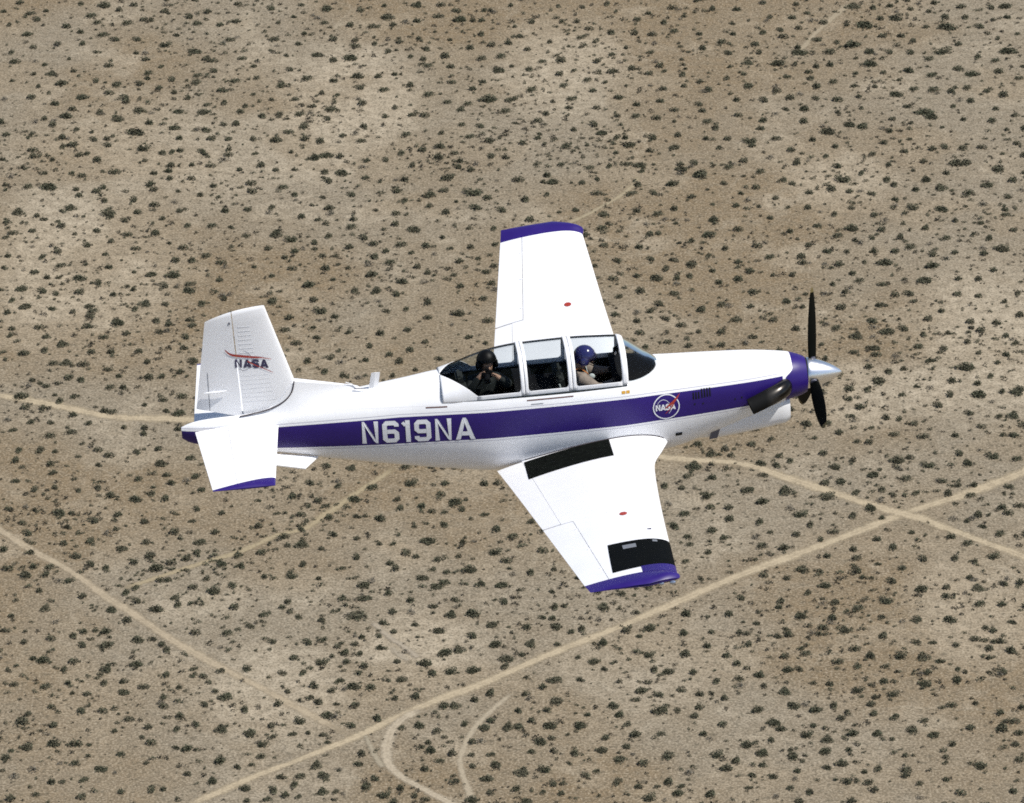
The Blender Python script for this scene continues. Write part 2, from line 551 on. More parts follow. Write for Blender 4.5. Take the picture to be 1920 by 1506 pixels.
def resample(pts, step):
    pts = [np.array(p) for p in pts]
    out = []
    for i in range(len(pts) - 1):
        p0, p1, p2, p3 = pts[max(i - 1, 0)], pts[i], pts[i + 1], pts[min(i + 2, len(pts) - 1)]
        n = max(1, int(np.linalg.norm(p2 - p1) / step))
        for k in range(n):
            t = k / n
            out.append(0.5 * ((2 * p1) + (-p0 + p2) * t + (2 * p0 - 5 * p1 + 4 * p2 - p3) * t**2 + (-p0 + 3 * p1 - 3 * p2 + p3) * t**3))
    out.append(pts[-1])
    return np.array(out)


TRACK_LINES = {}
for k, (key, (w, pts)) in enumerate(TRACKS.items()):
    col, st, lab = TRACK_STYLE[key]
    line = resample(pts, 1.2)
    TRACK_LINES[key] = (line, w)
    d = np.gradient(line, axis=0)
    d /= np.linalg.norm(d, axis=1)[:, None]
    nv = np.stack([-d[:, 1], d[:, 0]], 1)
    hw = w * {'A': 0.70, 'B': 0.66, 'C': 0.66, 'F': 0.92, 'G': 0.9, 'E': 0.95}.get(key, 0.8)
    zz = 0.02 + 0.006 * k
    N = len(line)
    V, F, UV = [], [], []
    cross = (-1, -0.5, 0, 0.5, 1)
    for i in range(N):
        wob = hw * (1.06 - (0.42 if key == 'A' else 0.0) * i / (N - 1)) * (1 + 0.12 * math.sin(i * 0.37 + k) + 0.1 * math.sin(i * 0.13 + 2 * k))
        for q in cross:
            V.append((line[i, 0] + nv[i, 0] * q * wob, line[i, 1] + nv[i, 1] * q * wob, zz + 0.0 * q))
            UV.append((0.5 + 0.5 * q, i / (N - 1)))
    F = grid_faces(N, 5)
    o = build('dirt_track', V, F, track_material('track_sand', col, st), None, False, False)
    uvl = o.data.uv_layers.new(name='UVMap')
    for lp in o.data.loops:
        uvl.data[lp.index].uv = UV[lp.vertex_index]
    tag(o, lab, 'dirt track', kind='structure')

# ------------------------------------------------------------------ shrubs
def foliage_material(name, a, b, c):
    m, t, p, o = nodes_of(name)
    g = nd(t, 'ShaderNodeNewGeometry')
    n = noise(t, g.outputs['Position'], 0.35, 2.0)
    n2 = noise(t, g.outputs['Position'], 3.0, 2.0)
    col = mixc(t, maprange(t, n, 0.4, 0.6, 0, 1), a, b)
    col = mixc(t, maprange(t, n2, 0.42, 0.66, 0, 0.7), col, c)
    t.links.new(col, p.inputs['Base Color'])
    p.inputs['Roughness'].default_value = 0.8
    p.inputs['Specular IOR Level'].default_value = 0.2
    return m


leaf = foliage_material('shrub_leaves', (0.058, 0.063, 0.038), (0.078, 0.074, 0.048), (0.116, 0.108, 0.070))
dry = foliage_material('dry_tuft', (0.048, 0.046, 0.031), (0.066, 0.058, 0.039), (0.095, 0.080, 0.055))


def shrub_arrays(seed, n, leafsize, lobes=5):
    """leaf clumps spread through a lumpy dome of radius 1; returns verts (4n,3)"""
    r = np.random.default_rng(seed)
    lob = [(r.uniform(-0.5, 0.5), r.uniform(-0.5, 0.5), r.uniform(0.42, 0.72), r.uniform(0.55, 0.95)) for _ in range(lobes)]
    V = np.zeros((n, 4, 3))
    for i in range(n):
        lx, ly, lr, lh = lob[r.integers(lobes)]
        ph = r.uniform(0, 2 * math.pi)
        ct = r.uniform(0.0, 1.0)
        st_ = math.sqrt(1 - ct * ct)
        rr = lr * r.uniform(0.35, 1.0) ** 0.5 * r.choice([1, 1, 1, 1.25])
        c = np.array([lx + rr * st_ * math.cos(ph), ly + rr * st_ * math.sin(ph), 0.06 + rr / lr * ct * lh])
        u = r.normal(size=3)
        u /= np.linalg.norm(u)
        w = np.cross(u, r.normal(size=3))
        w /= np.linalg.norm(w)
        s1, s2 = leafsize * r.uniform(0.6, 1.5), leafsize * r.uniform(0.4, 1.0)
        c[2] = max(c[2], 0.1)
        V[i] = [c - u * s1, c + w * s2 * 0.7, c + u * s1, c - w * s2 * 0.7]
    return V.reshape(-1, 3)


def stem_arrays(seed, n=7):
    r = np.random.default_rng(seed + 500)
    V = []
    for i in range(n):
        a = r.uniform(0, 6.283)
        l = r.uniform(0.5, 0.9)
        d = np.array([math.cos(a), math.sin(a)])
        q = np.array([-d[1], d[0]]) * 0.035
        V += [(*(q), 0.0), (*(-q), 0.0), (*(d * l * 0.55 - q * 0.4), l * 0.75), (*(d * l * 0.55 + q * 0.4), l * 0.75)]
    return np.array(V)


VARS = []
for s in range(9):
    vv = np.concatenate([shrub_arrays(s, 320 + 14 * (s % 3), 0.145 + 0.010 * (s % 4), 4 + s % 4), stem_arrays(s)])
    VARS.append(vv)
SHRUB_MESH = []
for s, vv in enumerate(VARS):
    me = bpy.data.meshes.new('shrub')
    me.from_pydata(vv.tolist(), [], [(4 * i, 4 * i + 1, 4 * i + 2, 4 * i + 3) for i in range(len(vv) // 4)])
    me.materials.append(leaf)
    SHRUB_MESH.append(me)

SHRUBS = '''-245,7283,28 349,8941,32 779,9226,32 854,9636,34 -132,7529,26 773,8148,27 -70,8864,29 -706,9131,30 13,6811,22 71,7019,22 688,9455,30 662,9546,30 223,6990,21 732,8493,26 873,8622,26 835,9515,29 962,9517,29 450,7699,23 236,6857,20 -688,8324,25 663,8565,25 -60,7291,21 -235,7340,21 -47,9283,27 514,7681,22 690,9644,28 671,9742,28 628,8098,23 -123,6874,19 747,8552,24 64,7084,20 315,8967,25 629,7070,20 609,8921,25 -850,8886,25 298,7788,22 894,8967,25 450,7282,20 -558,7304,20 686,7272,20 -618,9518,26 886,9405,26 467,7620,21 -830,8042,22 594,8272,22 157,6847,18 395,6953,19 461,6992,19 -240,7063,19 239,8985,24 -136,7133,19 -293,7139,19 -103,7166,19 637,7155,19 -345,9239,24 660,9162,24 -627,7191,19 -580,7209,19 -14,7383,19 -473,7361,19 589,7333,19 -565,7437,20 -339,7516,20 -250,9686,25 581,7642,20 408,7662,20 -612,7672,20 -582,7797,20 635,7806,20 687,7792,20 649,8288,21 -645,8401,22 316,8560,22 294,6747,17 -37,6791,17 -763,8504,22 -282,6801,17 490,6833,17 -731,8772,22 780,8792,22 -894,8779,22 600,6933,18 -138,9022,23 198,7051,18 -438,7033,18 874,8897,23 -57,7111,18 -686,9059,23 591,9134,23 -625,7117,18 66,7250,18 552,7159,18 -861,9362,23 559,9510,24 -144,7407,19 -69,7431,19 -166,7729,19 -735,7624,19 840,7972,20 325,7566,18 332,8376,20 -358,8474,21 384,7705,19 -849,8389,20 -602,8512,21 202,6736,16 355,8684,21 -423,8685,21 -218,6768,16 -445,6785,16 319,6820,16 59,6945,17 101,6947,17 -397,6921,17 443,6919,17 -345,9028,22 -440,6935,17 -101,7005,17 551,6923,17 373,6992,17 -686,6892,17 636,6918,17 -729,6880,17 528,7053,17 -9,7148,17 -80,7177,17 -702,9235,22 140,7200,17 -578,7131,17 734,9311,22 -116,7236,17 -815,9295,22 600,7157,17 514,9457,22 -97,7287,17 141,7310,17 517,7238,17 771,7173,17 -236,7383,17 -630,7304,17 493,7380,17 -27,7491,18 647,7370,17 735,7374,17 -576,7479,18 -773,7415,18 -214,7605,18 -91,7661,18 596,7756,18 530,7785,18 796,7825,18 790,8047,19 -765,8169,19 388,8336,19 -240,8454,19 -248,8516,20 -567,8454,19 20,6728,15 611,8707,20 -188,6745,15 245,6749,15 -278,6755,15 158,6782,15 233,6783,15 293,8900,20 -120,8930,20 -26,6832,16 132,6872,16 306,6861,16 42,6898,16 788,8886,20 422,6856,16 760,8921,20 186,6919,16 -610,6820,16 171,9130,21 -44,6938,16 445,9094,21 822,8992,20 472,6904,16 844,8995,20 164,6979,16 513,6921,16 155,7006,16 632,9168,21 -579,9226,21 -742,9194,21 790,9205,21 415,7049,16 455,9351,21 316,7683,17 -841,9207,21 -294,9397,21 -28,9425,21 129,7139,16 581,7041,16 -313,9484,21 453,9463,21 -759,9359,21 -257,7168,16 762,9423,21 412,7799,18 -29,7256,16 213,7244,16 -674,9548,21 -722,7144,16 -189,9749,22 -362,9729,22 578,7222,16 -632,7233,16 756,9681,22 -122,7379,17 -808,9744,22 -349,7414,17 975,9742,22 -731,7309,16 460,7433,17 -464,7453,17 436,7505,17 -502,7526,17 -627,7504,17 -699,7477,17 769,7479,17 -257,7671,17 -266,7783,17 542,7733,17 751,7799,17 493,7940,17 -561,7980,18 622,8225,18 -94,8358,18 -334,8371,18 -839,8205,18 -774,8241,18 -423,8409,18 480,8411,18 -194,8488,18 257,8503,18 -637,8518,18 -865,8460,18 -396,8662,19 -177,8704,19 332,7832,17 164,8768,19 367,8749,19 -332,8797,19 -152,8853,19 78,8909,19 -60,6728,14 729,8801,19 -314,8949,19 -800,8798,19 425,6726,14 -367,9019,19 -135,9069,19 218,9076,19 305,9066,19 -396,6762,15 49,6817,15 -441,9097,20 -290,6830,15 -388,9162,20 335,6843,15 -435,6842,15 373,6866,15 -636,9154,20 355,6888,15 -374,6892,15 469,6870,15 -5,6943,15 8,6943,15 555,9243,20 -486,6878,15 -139,6947,15 -628,9230,20 700,6826,15 -320,6959,15 -279,6976,15 -85,7007,15 -602,9368,20 -32,7043,15 -295,7017,15 429,7006,15 -379,9499,20 -169,7083,15 -94,7110,15 240,7109,15 -886,9410,20 856,9432,20 691,9515,20 379,7098,15 -104,9675,21 -594,7046,15 426,7113,15 212,7162,15 -25,7193,15 28,7198,15 684,7083,15 266,7231,15 -946,9602,20 -536,7177,15 -677,7141,15 -492,7229,15 272,7293,15 483,7246,15 887,9740,21 -15,7333,15 499,7278,15 -527,7319,15 -505,7378,16 -8,7462,16 -194,7458,16 734,7321,15 769,7320,15 545,7433,16 -27,7570,16 261,7578,16 -545,7560,16 -341,7618,16 706,7547,16 -230,7712,16 352,7643,16 -681,7601,16 754,7619,16 603,7706,16 515,7835,16 -666,7824,16 -558,7924,16 -771,7895,16 586,8000,17 715,8011,17 570,8070,17 641,8135,17 -756,8115,17 222,8284,17 -228,8286,17 -395,8295,17 -388,8343,17 676,8305,17 625,8330,17 -621,8332,17 575,8385,17 180,8500,17 -332,8547,17 -218,8566,17 422,8530,17 -617,8476,17 884,8356,17 -247,8592,18 -762,8447,17 -516,8566,17 228,8635,18 -200,8639,18 -292,8630,18 -830,8454,17 514,8593,18 -572,8575,17 -600,8576,17 440,8635,18 563,8618,18 161,8708,18 -846,8528,17 -71,8801,18 -644,8690,18 22,8833,18 -126,8874,18 13,8918,18 65,8943,18 214,8989,18 -663,8900,18 335,9001,18 -466,8986,18 687,8921,18 -44,9095,18 -731,8953,18 -617,9055,18 493,9103,18 -335,6743,14 59,6780,14 -891,9026,18 -354,6757,14 -820,9076,18 -890,9052,18 -130,6822,14 -315,6797,14 535,6759,14 -534,6764,14 526,9294,19 92,6864,14 -636,6740,14 619,9283,19 -341,9380,19 -393,9384,19 584,6799,14 -740,9297,19 92,9473,19 570,9387,19 586,6816,14 -767,9317,19 -867,9270,19 804,9330,19 -32,6961,14 -246,6948,14 933,9308,19 -205,6967,14 317,6951,14 -541,6894,14 404,6938,14 615,9513,19 -708,9478,19 237,9612,19 -465,9577,19 -507,6937,14 -239,7008,14 530,9588,19 -57,7026,14 757,6845,14 -549,6941,14 770,9517,19 -148,7034,14 -407,6993,14 497,6968,14 -109,9720,19 286,7043,14 -580,6964,14 -541,9666,19 -778,9578,19 -217,7061,14 487,7005,14 610,9661,19 -528,7003,14 443,9729,19 -800,9597,19 546,7010,14 -638,9693,19 -124,7104,14 217,7115,14 -228,7126,14 669,7006,14 486,7074,14 -829,9693,19 -648,7041,14 -937,9681,19 568,7080,14 -626,7074,14 420,7156,14 504,7139,14 302,7191,14 454,7164,14 638,7106,14 -320,7203,14 365,7196,14 107,7242,14 177,7237,14 532,7178,14 -202,7265,14 -444,7228,14 -187,7296,14 -668,7194,14 737,7181,14 -684,7221,14 -437,7312,14 -715,7211,14 -352,7333,14 -108,7388,15 749,7237,14 -593,7333,14 -187,7439,15 -611,7359,15 -170,7489,15 -542,7455,15 504,7483,15 549,7471,15 805,7391,15 -674,7453,15 609,7510,15 705,7471,15 -297,7609,15 519,7560,15 586,7538,15 731,7520,15 -110,7727,15 -784,7559,15 -567,7675,15 -590,7691,15 512,7729,15 806,7623,15 796,7647,15 748,7685,15 -755,7765,15 739,7836,15 -822,7809,15 -820,7847,15 672,7942,15 786,7930,15 -686,7990,16 -559,8040,16 -738,7972,15 765,7983,15 -195,8174,16 -766,8025,16 -821,8001,16 627,8199,16 -690,8212,16 699,8230,16 -556,8314,16 254,8401,16 224,8451,16 -279,8452,16 812,8295,16 -819,8305,16 643,8397,16 -733,8369,16 -94,8572,16 694,8442,16 350,7604,15 398,7594,15 782,8440,16 323,7643,15 604,8527,16 460,8589,16 -389,8613,16 -270,8673,17 246,8687,17 -332,8678,17 684,8615,16 -672,8625,16 329,7752,15 713,8630,16 843,8603,16 -764,8643,17 -47,8842,17 435,7791,15 -481,8792,17 157,8861,17 -521,8788,17 220,8861,17 328,8846,17 -297,8859,17 352,7851,15 229,8898,17 -814,8721,17 -897,8690,17 -197,8924,17 -421,8886,17 -270,8930,17 -342,8921,17 583,8880,17 -347,8956,17 -168,9053,17 -556,8982,17 -660,8953,17 -79,9114,17 -387,9103,17 151,9173,17 -771,9009,17 380,9154,17 -563,9106,17 -164,9211,17 466,9155,17 -12,9231,17 782,9058,17 -757,9079,17 -521,9173,17 -473,9209,17 -285,9268,17 876,9065,17 281,9283,17 -159,9308,18 -76,9336,18 -294,9346,18 -176,6725,13 31,9431,18 903,9188,17 8,6762,13 582,9354,18 -531,9373,18 -165,6766,13 -87,6780,13 -132,9494,18 -324,6774,13 -915,9298,18 -577,9471,18 358,6801,13 805,9401,18 -230,6835,13 492,6783,13 470,9553,18 192,9609,18 -90,6863,13 530,6780,13 31,6870,13 -550,9573,18 171,6884,13 590,9576,18 933,9419,18 488,9611,18 722,9594,18 -115,6931,13 759,9599,18 -755,9656,18 278,6976,13 912,9644,18 286,7001,13 889,9687,18 -503,6975,13 223,7040,13 974,9691,18 -949,9706,18 47,7061,13 579,6969,13 -302,7066,13 -9,7127,13 -255,7141,13 -473,7094,13 346,7133,13 -409,7119,13 -336,7154,13 -593,7082,13 22,7246,13 661,7141,13 430,7224,13 -543,7193,13 -737,7150,13 626,7201,13 -677,7346,14 598,7398,14 -705,7398,14 -648,7440,14 -603,7458,14 -365,7543,14 547,7505,14 -736,7441,14 -478,7558,14 -83,7641,14 -183,7643,14 480,7585,14 -678,7528,14 -115,7689,14 -46,7729,14 786,7552,14 -638,7619,14 -658,7685,14 711,7693,14 -679,7712,14 593,7874,14 -686,7845,14 739,7901,14 -672,7983,14 -790,7998,14 740,8052,15 -620,8113,15 -735,8103,15 268,8250,15 -40,8331,15 -309,8351,15 563,8303,15 417,8389,15 -206,8440,15 853,8275,15 -661,8380,15 796,8329,15 -389,8542,15 -405,8593,15 -290,8715,16 854,8536,15 -22,8792,16 696,8673,15 -588,8724,16 665,8704,15 -478,8903,16 699,8839,16 894,8768,16 311,8989,16 -41,9030,16 -793,8853,16 699,8898,16 -761,8871,16 837,8862,16 -633,8962,16 -282,9094,16 447,9073,16 260,9113,16 -360,9094,16 -651,9041,16 919,8918,16 -417,9135,16 -279,9165,16 368,9183,16 -804,9030,16 804,9073,16 547,9184,16 -839,9070,16 -7,9283,16 203,9295,16 -683,9180,16 37,9330,16 154,9329,16 475,9286,16 373,9333,16 -781,9226,16 -733,9276,16 -831,9239,16 -119,9447,17 -603,9400,16 -711,9359,16 -576,9427,17 835,9325,16 -168,9530,17 -592,9480,17 -33,6751,12 189,6771,12 -618,9654,17 -204,6791,12 -479,9738,17 411,6764,12 -342,6795,12 -686,9718,17 -872,9639,17 390,6798,12 -109,6843,12 423,6814,12 65,6871,12 -226,6863,12 469,6825,12 -59,6898,12 546,6821,12 644,6789,12 223,6922,12 279,7713,13 -72,6954,12 -585,6861,12 9,6990,12 54,6993,12 -477,6951,12 659,6892,12 189,7026,12 -179,7028,12 22,7044,12 -354,7011,12 458,7808,14 323,7028,12 754,6892,12 -276,7050,12 260,7054,12 549,6983,12 -469,7011,12 622,6963,12 105,7084,12 398,7867,14 765,6923,12 741,6948,12 347,7089,12 15,7163,12 -449,7110,12 332,7158,12 -203,7182,12 -271,7188,12 533,7128,12 -232,7219,12 -294,7210,12 -183,7236,12 -375,7204,12 414,7221,12 66,7312,13 688,7193,12 -196,7357,13 -667,7233,12 721,7212,12 747,7204,12 -52,7383,13 737,7246,12 465,7359,13 -103,7427,13 -120,7468,13 -784,7284,12 -485,7407,13 -154,7478,13 -334,7454,13 682,7347,13 -432,7446,13 686,7376,13 -521,7471,13 619,7440,13 -503,7491,13 725,7410,13 776,7389,13 -742,7419,13 -340,7568,13 -762,7444,13 -589,7526,13 -148,7648,13 -187,7674,13 -593,7594,13 553,7612,13 -510,7705,13 561,7700,13 -558,7728,13 -615,7742,13 729,7722,13 707,7738,13 756,7722,13 -782,7710,13 -531,7816,13 -815,7738,13 659,7819,13 -763,7794,13 -614,7903,13 639,7904,13 -615,7926,13 566,7969,13 629,7964,13 -582,7988,13 570,8033,13 -588,8028,13 -660,8078,14 -682,8075,14 -566,8133,14 -247,8237,14 747,8100,14 814,8119,14 362,8289,14 295,8313,14 217,8335,14 -786,8165,14 179,8357,14 -567,8272,14 -725,8210,14 -187,8380,14 454,8335,14 -705,8267,14 849,8204,14 367,8395,14 -347,8415,14 -740,8312,14 290,8504,14 313,8513,14 -33,8553,14 674,8434,14 356,8538,14 614,8493,14 -226,8614,14 -804,8444,14 -156,8637,14 -879,8415,14 580,8559,14 -247,8643,14 382,8629,14 -546,8593,14 789,8501,14 -356,8653,14 823,8500,14 -35,8711,14 -212,8728,14 409,8704,14 501,8701,14 -211,8772,14 791,8610,14 645,8675,14 -383,8761,14 -840,8591,14 -812,8613,14 -690,8684,14 -899,8599,14 779,8668,14 407,8808,15 256,8868,15 856,8671,14 -399,8856,15 -865,8701,14 -474,8868,15 543,8868,15 413,7756,13 -76,8963,15 -102,8980,15 -863,8766,14 498,8921,15 -657,8877,15 -589,8925,15 896,8795,15 -108,9038,15 -319,9023,15 903,8851,15 -632,8985,15 193,9109,15 402,9106,15 50,9188,15 562,9102,15 233,9207,15 -191,9214,15 -350,9200,15 -99,9239,15 -578,9146,15 473,9190,15 428,9212,15 359,9237,15 112,9287,15 -377,9255,15 352,9268,15 -843,9111,15 -819,9148,15 -864,9169,15 506,9326,15 -225,9410,15 -161,9448,15 164,9467,15 -430,9432,15 869,9280,15 -198,9494,15 -41,9548,16 -520,9483,15 613,9455,15 -304,9541,16 -219,9564,16 477,9515,15 13,9593,16 -62,9602,16 -349,9576,16 152,9629,16 366,9607,16 -275,9639,16 -60,9671,16 730,9518,15 779,9571,16 -972,9513,15 -724,9676,16 -541,9754,16 747,9748,16 -127,6734,11 72,6749,11 -145,6745,11 -360,6733,11 -262,6756,11 -390,6730,11 109,6803,11 439,6757,11 -57,6828,11 -516,6762,11 -33,6861,11 374,6830,11 -409,6825,11 -481,6805,11 -373,6855,11 -125,6896,11 61,6910,11 142,6911,11 -282,6921,11 388,6904,11 -331,6923,11 29,6961,11 176,6952,11 114,6981,11 -362,6945,11 456,6947,11 -308,7027,11 -341,7050,11 -264,7083,11 -453,7051,11 -530,7033,11 -507,7063,11 -354,7106,11 -732,6983,11 439,7119,11 -236,7168,11 -488,7119,11 70,7196,11 -244,7196,11 -680,7074,11 575,7128,11 91,7233,11 -209,7224,11 447,7183,11 684,7118,11 -689,7117,11 366,7228,11 63,7276,12 -408,7250,11 381,7262,12 -561,7210,11 -389,7287,12 652,7202,11 -361,7313,12 -266,7342,12 418,7314,12 735,7210,11 -756,7202,11 762,7204,11 437,7407,12 -596,7376,12 -544,7401,12 -556,7398,12 -77,7527,12 -439,7477,12 -249,7538,12 -291,7553,12 282,7543,12 -43,7620,12 -410,7579,12 -130,7629,12 -768,7491,12 -719,7521,12 -471,7624,12 -514,7642,12 -23,7729,12 -717,7576,12 736,7599,12 -791,7590,12 -714,7628,12 288,7752,12 -519,7752,12 -566,7759,12 363,7827,12 -682,7792,12 443,7824,12 573,7878,12 -756,7842,12 -780,7849,12 -649,7930,12 649,7962,12 -710,7944,12 -835,7920,12 -806,7948,12 820,7969,12 -251,8183,13 -352,8176,13 -210,8202,13 -311,8192,13 -598,8118,13 -73,8268,13 831,8060,12 860,8052,12 790,8090,13 -689,8145,13 -817,8104,13 -282,8292,13 -564,8228,13 719,8177,13 -641,8215,13 -145,8344,13 239,8371,13 -612,8288,13 -595,8319,13 -558,8338,13 -805,8269,13 867,8246,13 -35,8482,13 -735,8351,13 364,8486,13 -44,8530,13 -148,8527,13 845,8327,13 588,8447,13 -738,8391,13 -169,8550,13 274,8542,13 -424,8516,13 -571,8477,13 496,8519,13 290,8579,13 -339,8595,13 349,8598,13 819,8432,13 519,8566,13 -30,8646,13 265,8691,13 532,8639,13 178,8731,13 -286,8749,13 617,8663,13 -720,8656,13 -152,8807,13 467,8759,13 -746,8701,13 -603,8785,13 -704,8746,13 127,8909,14 -908,8675,13 802,8744,13 448,8886,14 846,8735,13 143,8974,14 514,8905,14 -813,8785,13 -912,8738,13 178,8982,14 90,8989,14 657,8862,13 -96,9006,14 458,8955,14 -269,9007,14 -751,8891,14 -797,8880,13 642,8951,14 19,9085,14 -525,9031,14 212,9111,14 -888,8888,14 -317,9119,14 -580,9049,14 309,9122,14 -634,9046,14 669,9037,14 274,9199,14 -789,9042,14 -84,9265,14 4,9289,14 -785,9105,14 -515,9230,14 -507,9256,14 716,9197,14 -114,9368,14 -56,9375,14 144,9378,14 359,9371,14 -618,9297,14 -883,9199,14 834,9256,14 -172,9479,14 571,9416,14 586,9448,14 -698,9410,14 -7,9559,14 -798,9380,14 368,9534,14 -269,9556,14 -306,9573,14 -775,9447,14 555,9540,14 317,9616,14 -233,9648,14 522,9627,14 -837,9557,14 186,9756,15 -884,9555,14 -929,9538,14 -844,9616,14 -814,9659,14 339,7540,11 -315,6739,10 250,6772,10 351,6766,10 -61,6861,10 602,6778,10 523,6813,10 -703,6746,10 -545,6837,10 -362,6911,10 503,6874,10 -503,6884,10 587,6859,10 648,6853,10 570,6908,10 250,6993,10 -599,6930,10 510,6984,10 384,7066,10 142,7117,10 553,7031,10 654,7001,10 463,7076,10 312,7234,11 355,7233,11 45,7280,11 476,7227,11 81,7316,11 736,7152,10 424,7333,11 -532,7344,11 -86,7482,11 556,7409,11 495,7538,11 -637,7571,11 760,7581,11 820,7901,11 -743,8041,11 -668,8120,12 -790,8082,11 832,8170,12 -868,8280,12 -867,8303,12 565,8479,12 -179,8609,12 -75,8631,12 -823,8509,12 284,7518,10 482,8843,12 61,8912,12 -847,8752,12 238,8960,12 -630,8927,12 100,9069,13 -569,9038,13 -528,9058,13 -529,9105,13 -899,8974,12 63,9220,13 109,9248,13 -542,9170,13 -757,9103,13 707,9140,13 -579,9261,13 -258,9397,13 329,9403,13 -642,9321,13 -698,9389,13 -416,9556,13 97,9666,13 -728,9513,13 -369,9659,13 -710,9673,13 46,6751,9 76,6778,9 86,6839,9 -387,6833,9 -101,6913,9 -275,6898,9 417,6878,9 -307,6927,9 646,6837,9 -557,6913,9 -266,7011,9 102,7155,9 -278,7157,9 -669,7045,9 -633,7102,9 197,7221,10 695,7111,9 416,7559,10 -518,7599,10 599,7609,10 622,7686,10 -774,8050,10 -803,8093,10 -354,8626,11 -728,8756,11 -568,8855,11 -610,8874,11 328,9352,12 -77,9671,12 -920,9722,12'''
shr = [tuple(float(v) / 10 for v in q.split(',')) for q in SHRUBS.split()]


def track_near(x, y):
    best, bk = 1e9, None
    for key, (line, w) in TRACK_LINES.items():
        dd = np.min(np.hypot(line[:, 0] - x, line[:, 1] - y)) - w * 0.5
        if dd < best:
            best, bk = dd, key
    return best, bk


ALL = np.array(shr)
TN = {'A': 'beside the wide dirt track', 'B': 'beside the track from the left edge', 'C': 'beside the crossing dirt track',
      'E': 'along the narrow path', 'F': 'beside the curved track', 'G': 'beside the faint curved track'}
xs_sorted = [-1 / 3, 1 / 3]


def place_words(x, y):
    u = x / y * 10000 / 960.0 * math.cos(PITCH) * 1.0
    dep = math.atan2(CAM_H, math.hypot(y, 0)) - PITCH
    v = math.tan(dep) * 10000 / 753.0
    cols = ['left edge', 'far left', 'left', 'left of centre', 'centre', 'right of centre', 'right', 'far right', 'right edge']
    rows = ['top', 'very high', 'high', 'upper', 'middle', 'lower', 'low', 'very low', 'bottom']
    return rows[int(min(8, max(0, (v + 1) * 4.5)))], cols[int(min(8, max(0, (u + 1) * 4.5)))]


def shrub_shape(d, r1, r2, r3):
    """wide ones are low drifts strung out sideways rather than tall domes"""
    sx = d * 0.62 * (0.92 + 0.2 * r1)
    base = min(d, 1.35 + 0.30 * (d - 1.35)) if d > 1.35 else d
    sy = base * 0.68 * (0.85 + 0.35 * r2)
    sz = base * 0.54 * (0.8 + 0.45 * r3)
    ang = (r1 - 0.5) * (6.0 if d < 1.35 else 0.7)
    return sx, sy, sz, ang


NBIG = 300
for i, (x, y, d) in enumerate(shr[:NBIG]):
    o = link(bpy.data.objects.new('shrub', SHRUB_MESH[i % len(SHRUB_MESH)]))
    o.location = (x, y, 0)
    rr = random.Random(i)
    sx, sy, sz, ang = shrub_shape(d, rr.random(), rr.random(), rr.random())
    o.scale = (sx * rr.choice((-1, 1)), sy, sz)
    o.rotation_euler = (0, 0, ang)
    size = 'huge' if i < 30 else ('large' if i < 120 else ('medium' if i < 210 else 'smaller'))
    td, tk = track_near(x, y)
    dn = np.hypot(ALL[:, 0] - x, ALL[:, 1] - y)
    dn[i] = 1e9
    j = int(dn.argmin())
    if dn[j] < 0.8 * d:
        look = 'dark shrub with a neighbour on its ' + (('left' if ALL[j, 0] < x else 'right') if abs(ALL[j, 0] - x) > 0.5 * abs(ALL[j, 1] - y) else ('near side' if ALL[j, 1] < y else 'far side'))
    else:
        look = 'lone dark shrub'
    where = (' ' + TN[tk]) if (tk in TN and td < 3.0) else ''
    row, side = place_words(x, y)
    tag(o, '%s %s%s, %s %s' % (size, look, where, row, side), 'shrub', 'dark shrubs scattered over the desert floor')


shrub_objs = [o for o in COL.objects if o.get('category') == 'shrub']
by_label = {}
for o in shrub_objs:
    by_label.setdefault(o['label'], []).append(o)
ORD = ['leftmost', 'second from left', 'third from left', 'fourth from left', 'fifth from left', 'sixth from left']
for lab, os_ in by_label.items():
    if len(os_) == 1:
        continue
    os_.sort(key=lambda q: q.location.x / q.location.y)
    for k, q in enumerate(os_):
        extra = (['left one of two', 'right one of two'][k] if len(os_) == 2 else ('rightmost' if k == len(os_) - 1 else ORD[min(k, 5)]) + ' of %s' % ['', '', '', 'three', 'four', 'five', 'six', 'seven'][min(7, len(os_))])
        new = lab + ', ' + extra
        if len(new.replace(',', ' ').split()) <= 16:
            q['label'] = new


def joined_scrub(name, items, n_leaf_sets, mat, label):
    """items: (x, y, diameter, set index); one mesh"""
    vs = []
    for (x, y, d, k) in items:
        a = n_leaf_sets[k % len(n_leaf_sets)]
        sx, sy, sz, ang = shrub_shape(d, *nrng.random(3))
        ca, sa = math.cos(ang), math.sin(ang)
        q = np.empty_like(a)
        q[:, 0] = a[:, 0] * sx * ca - a[:, 1] * sy * sa + x
        q[:, 1] = a[:, 0] * sx * sa + a[:, 1] * sy * ca + y
        q[:, 2] = a[:, 2] * sz
        vs.append(q)
    vs = np.concatenate(vs)
    nq = len(vs) // 4
    me = bpy.data.meshes.new(name)
    me.vertices.add(len(vs))
    me.vertices.foreach_set('co', vs.astype(np.float32).ravel())
    me.loops.add(nq * 4)
    me.loops.foreach_set('vertex_index', np.arange(nq * 4, dtype=np.int32))
    me.polygons.add(nq)
    me.polygons.foreach_set('loop_start', np.arange(0, nq * 4, 4, dtype=np.int32))
    me.polygons.foreach_set('loop_total', np.full(nq, 4, dtype=np.int32))
    me.update(calc_edges=True)
    me.materials.append(mat)
    o = link(bpy.data.objects.new(name, me))
    return tag(o, label, 'scrub', kind='stuff')


mid_sets = [np.concatenate([shrub_arrays(40 + s, 170, 0.175, 4), stem_arrays(s, 4)]) for s in range(8)]
items = [(x, y, d, i) for i, (x, y, d) in enumerate(shr[NBIG:])]
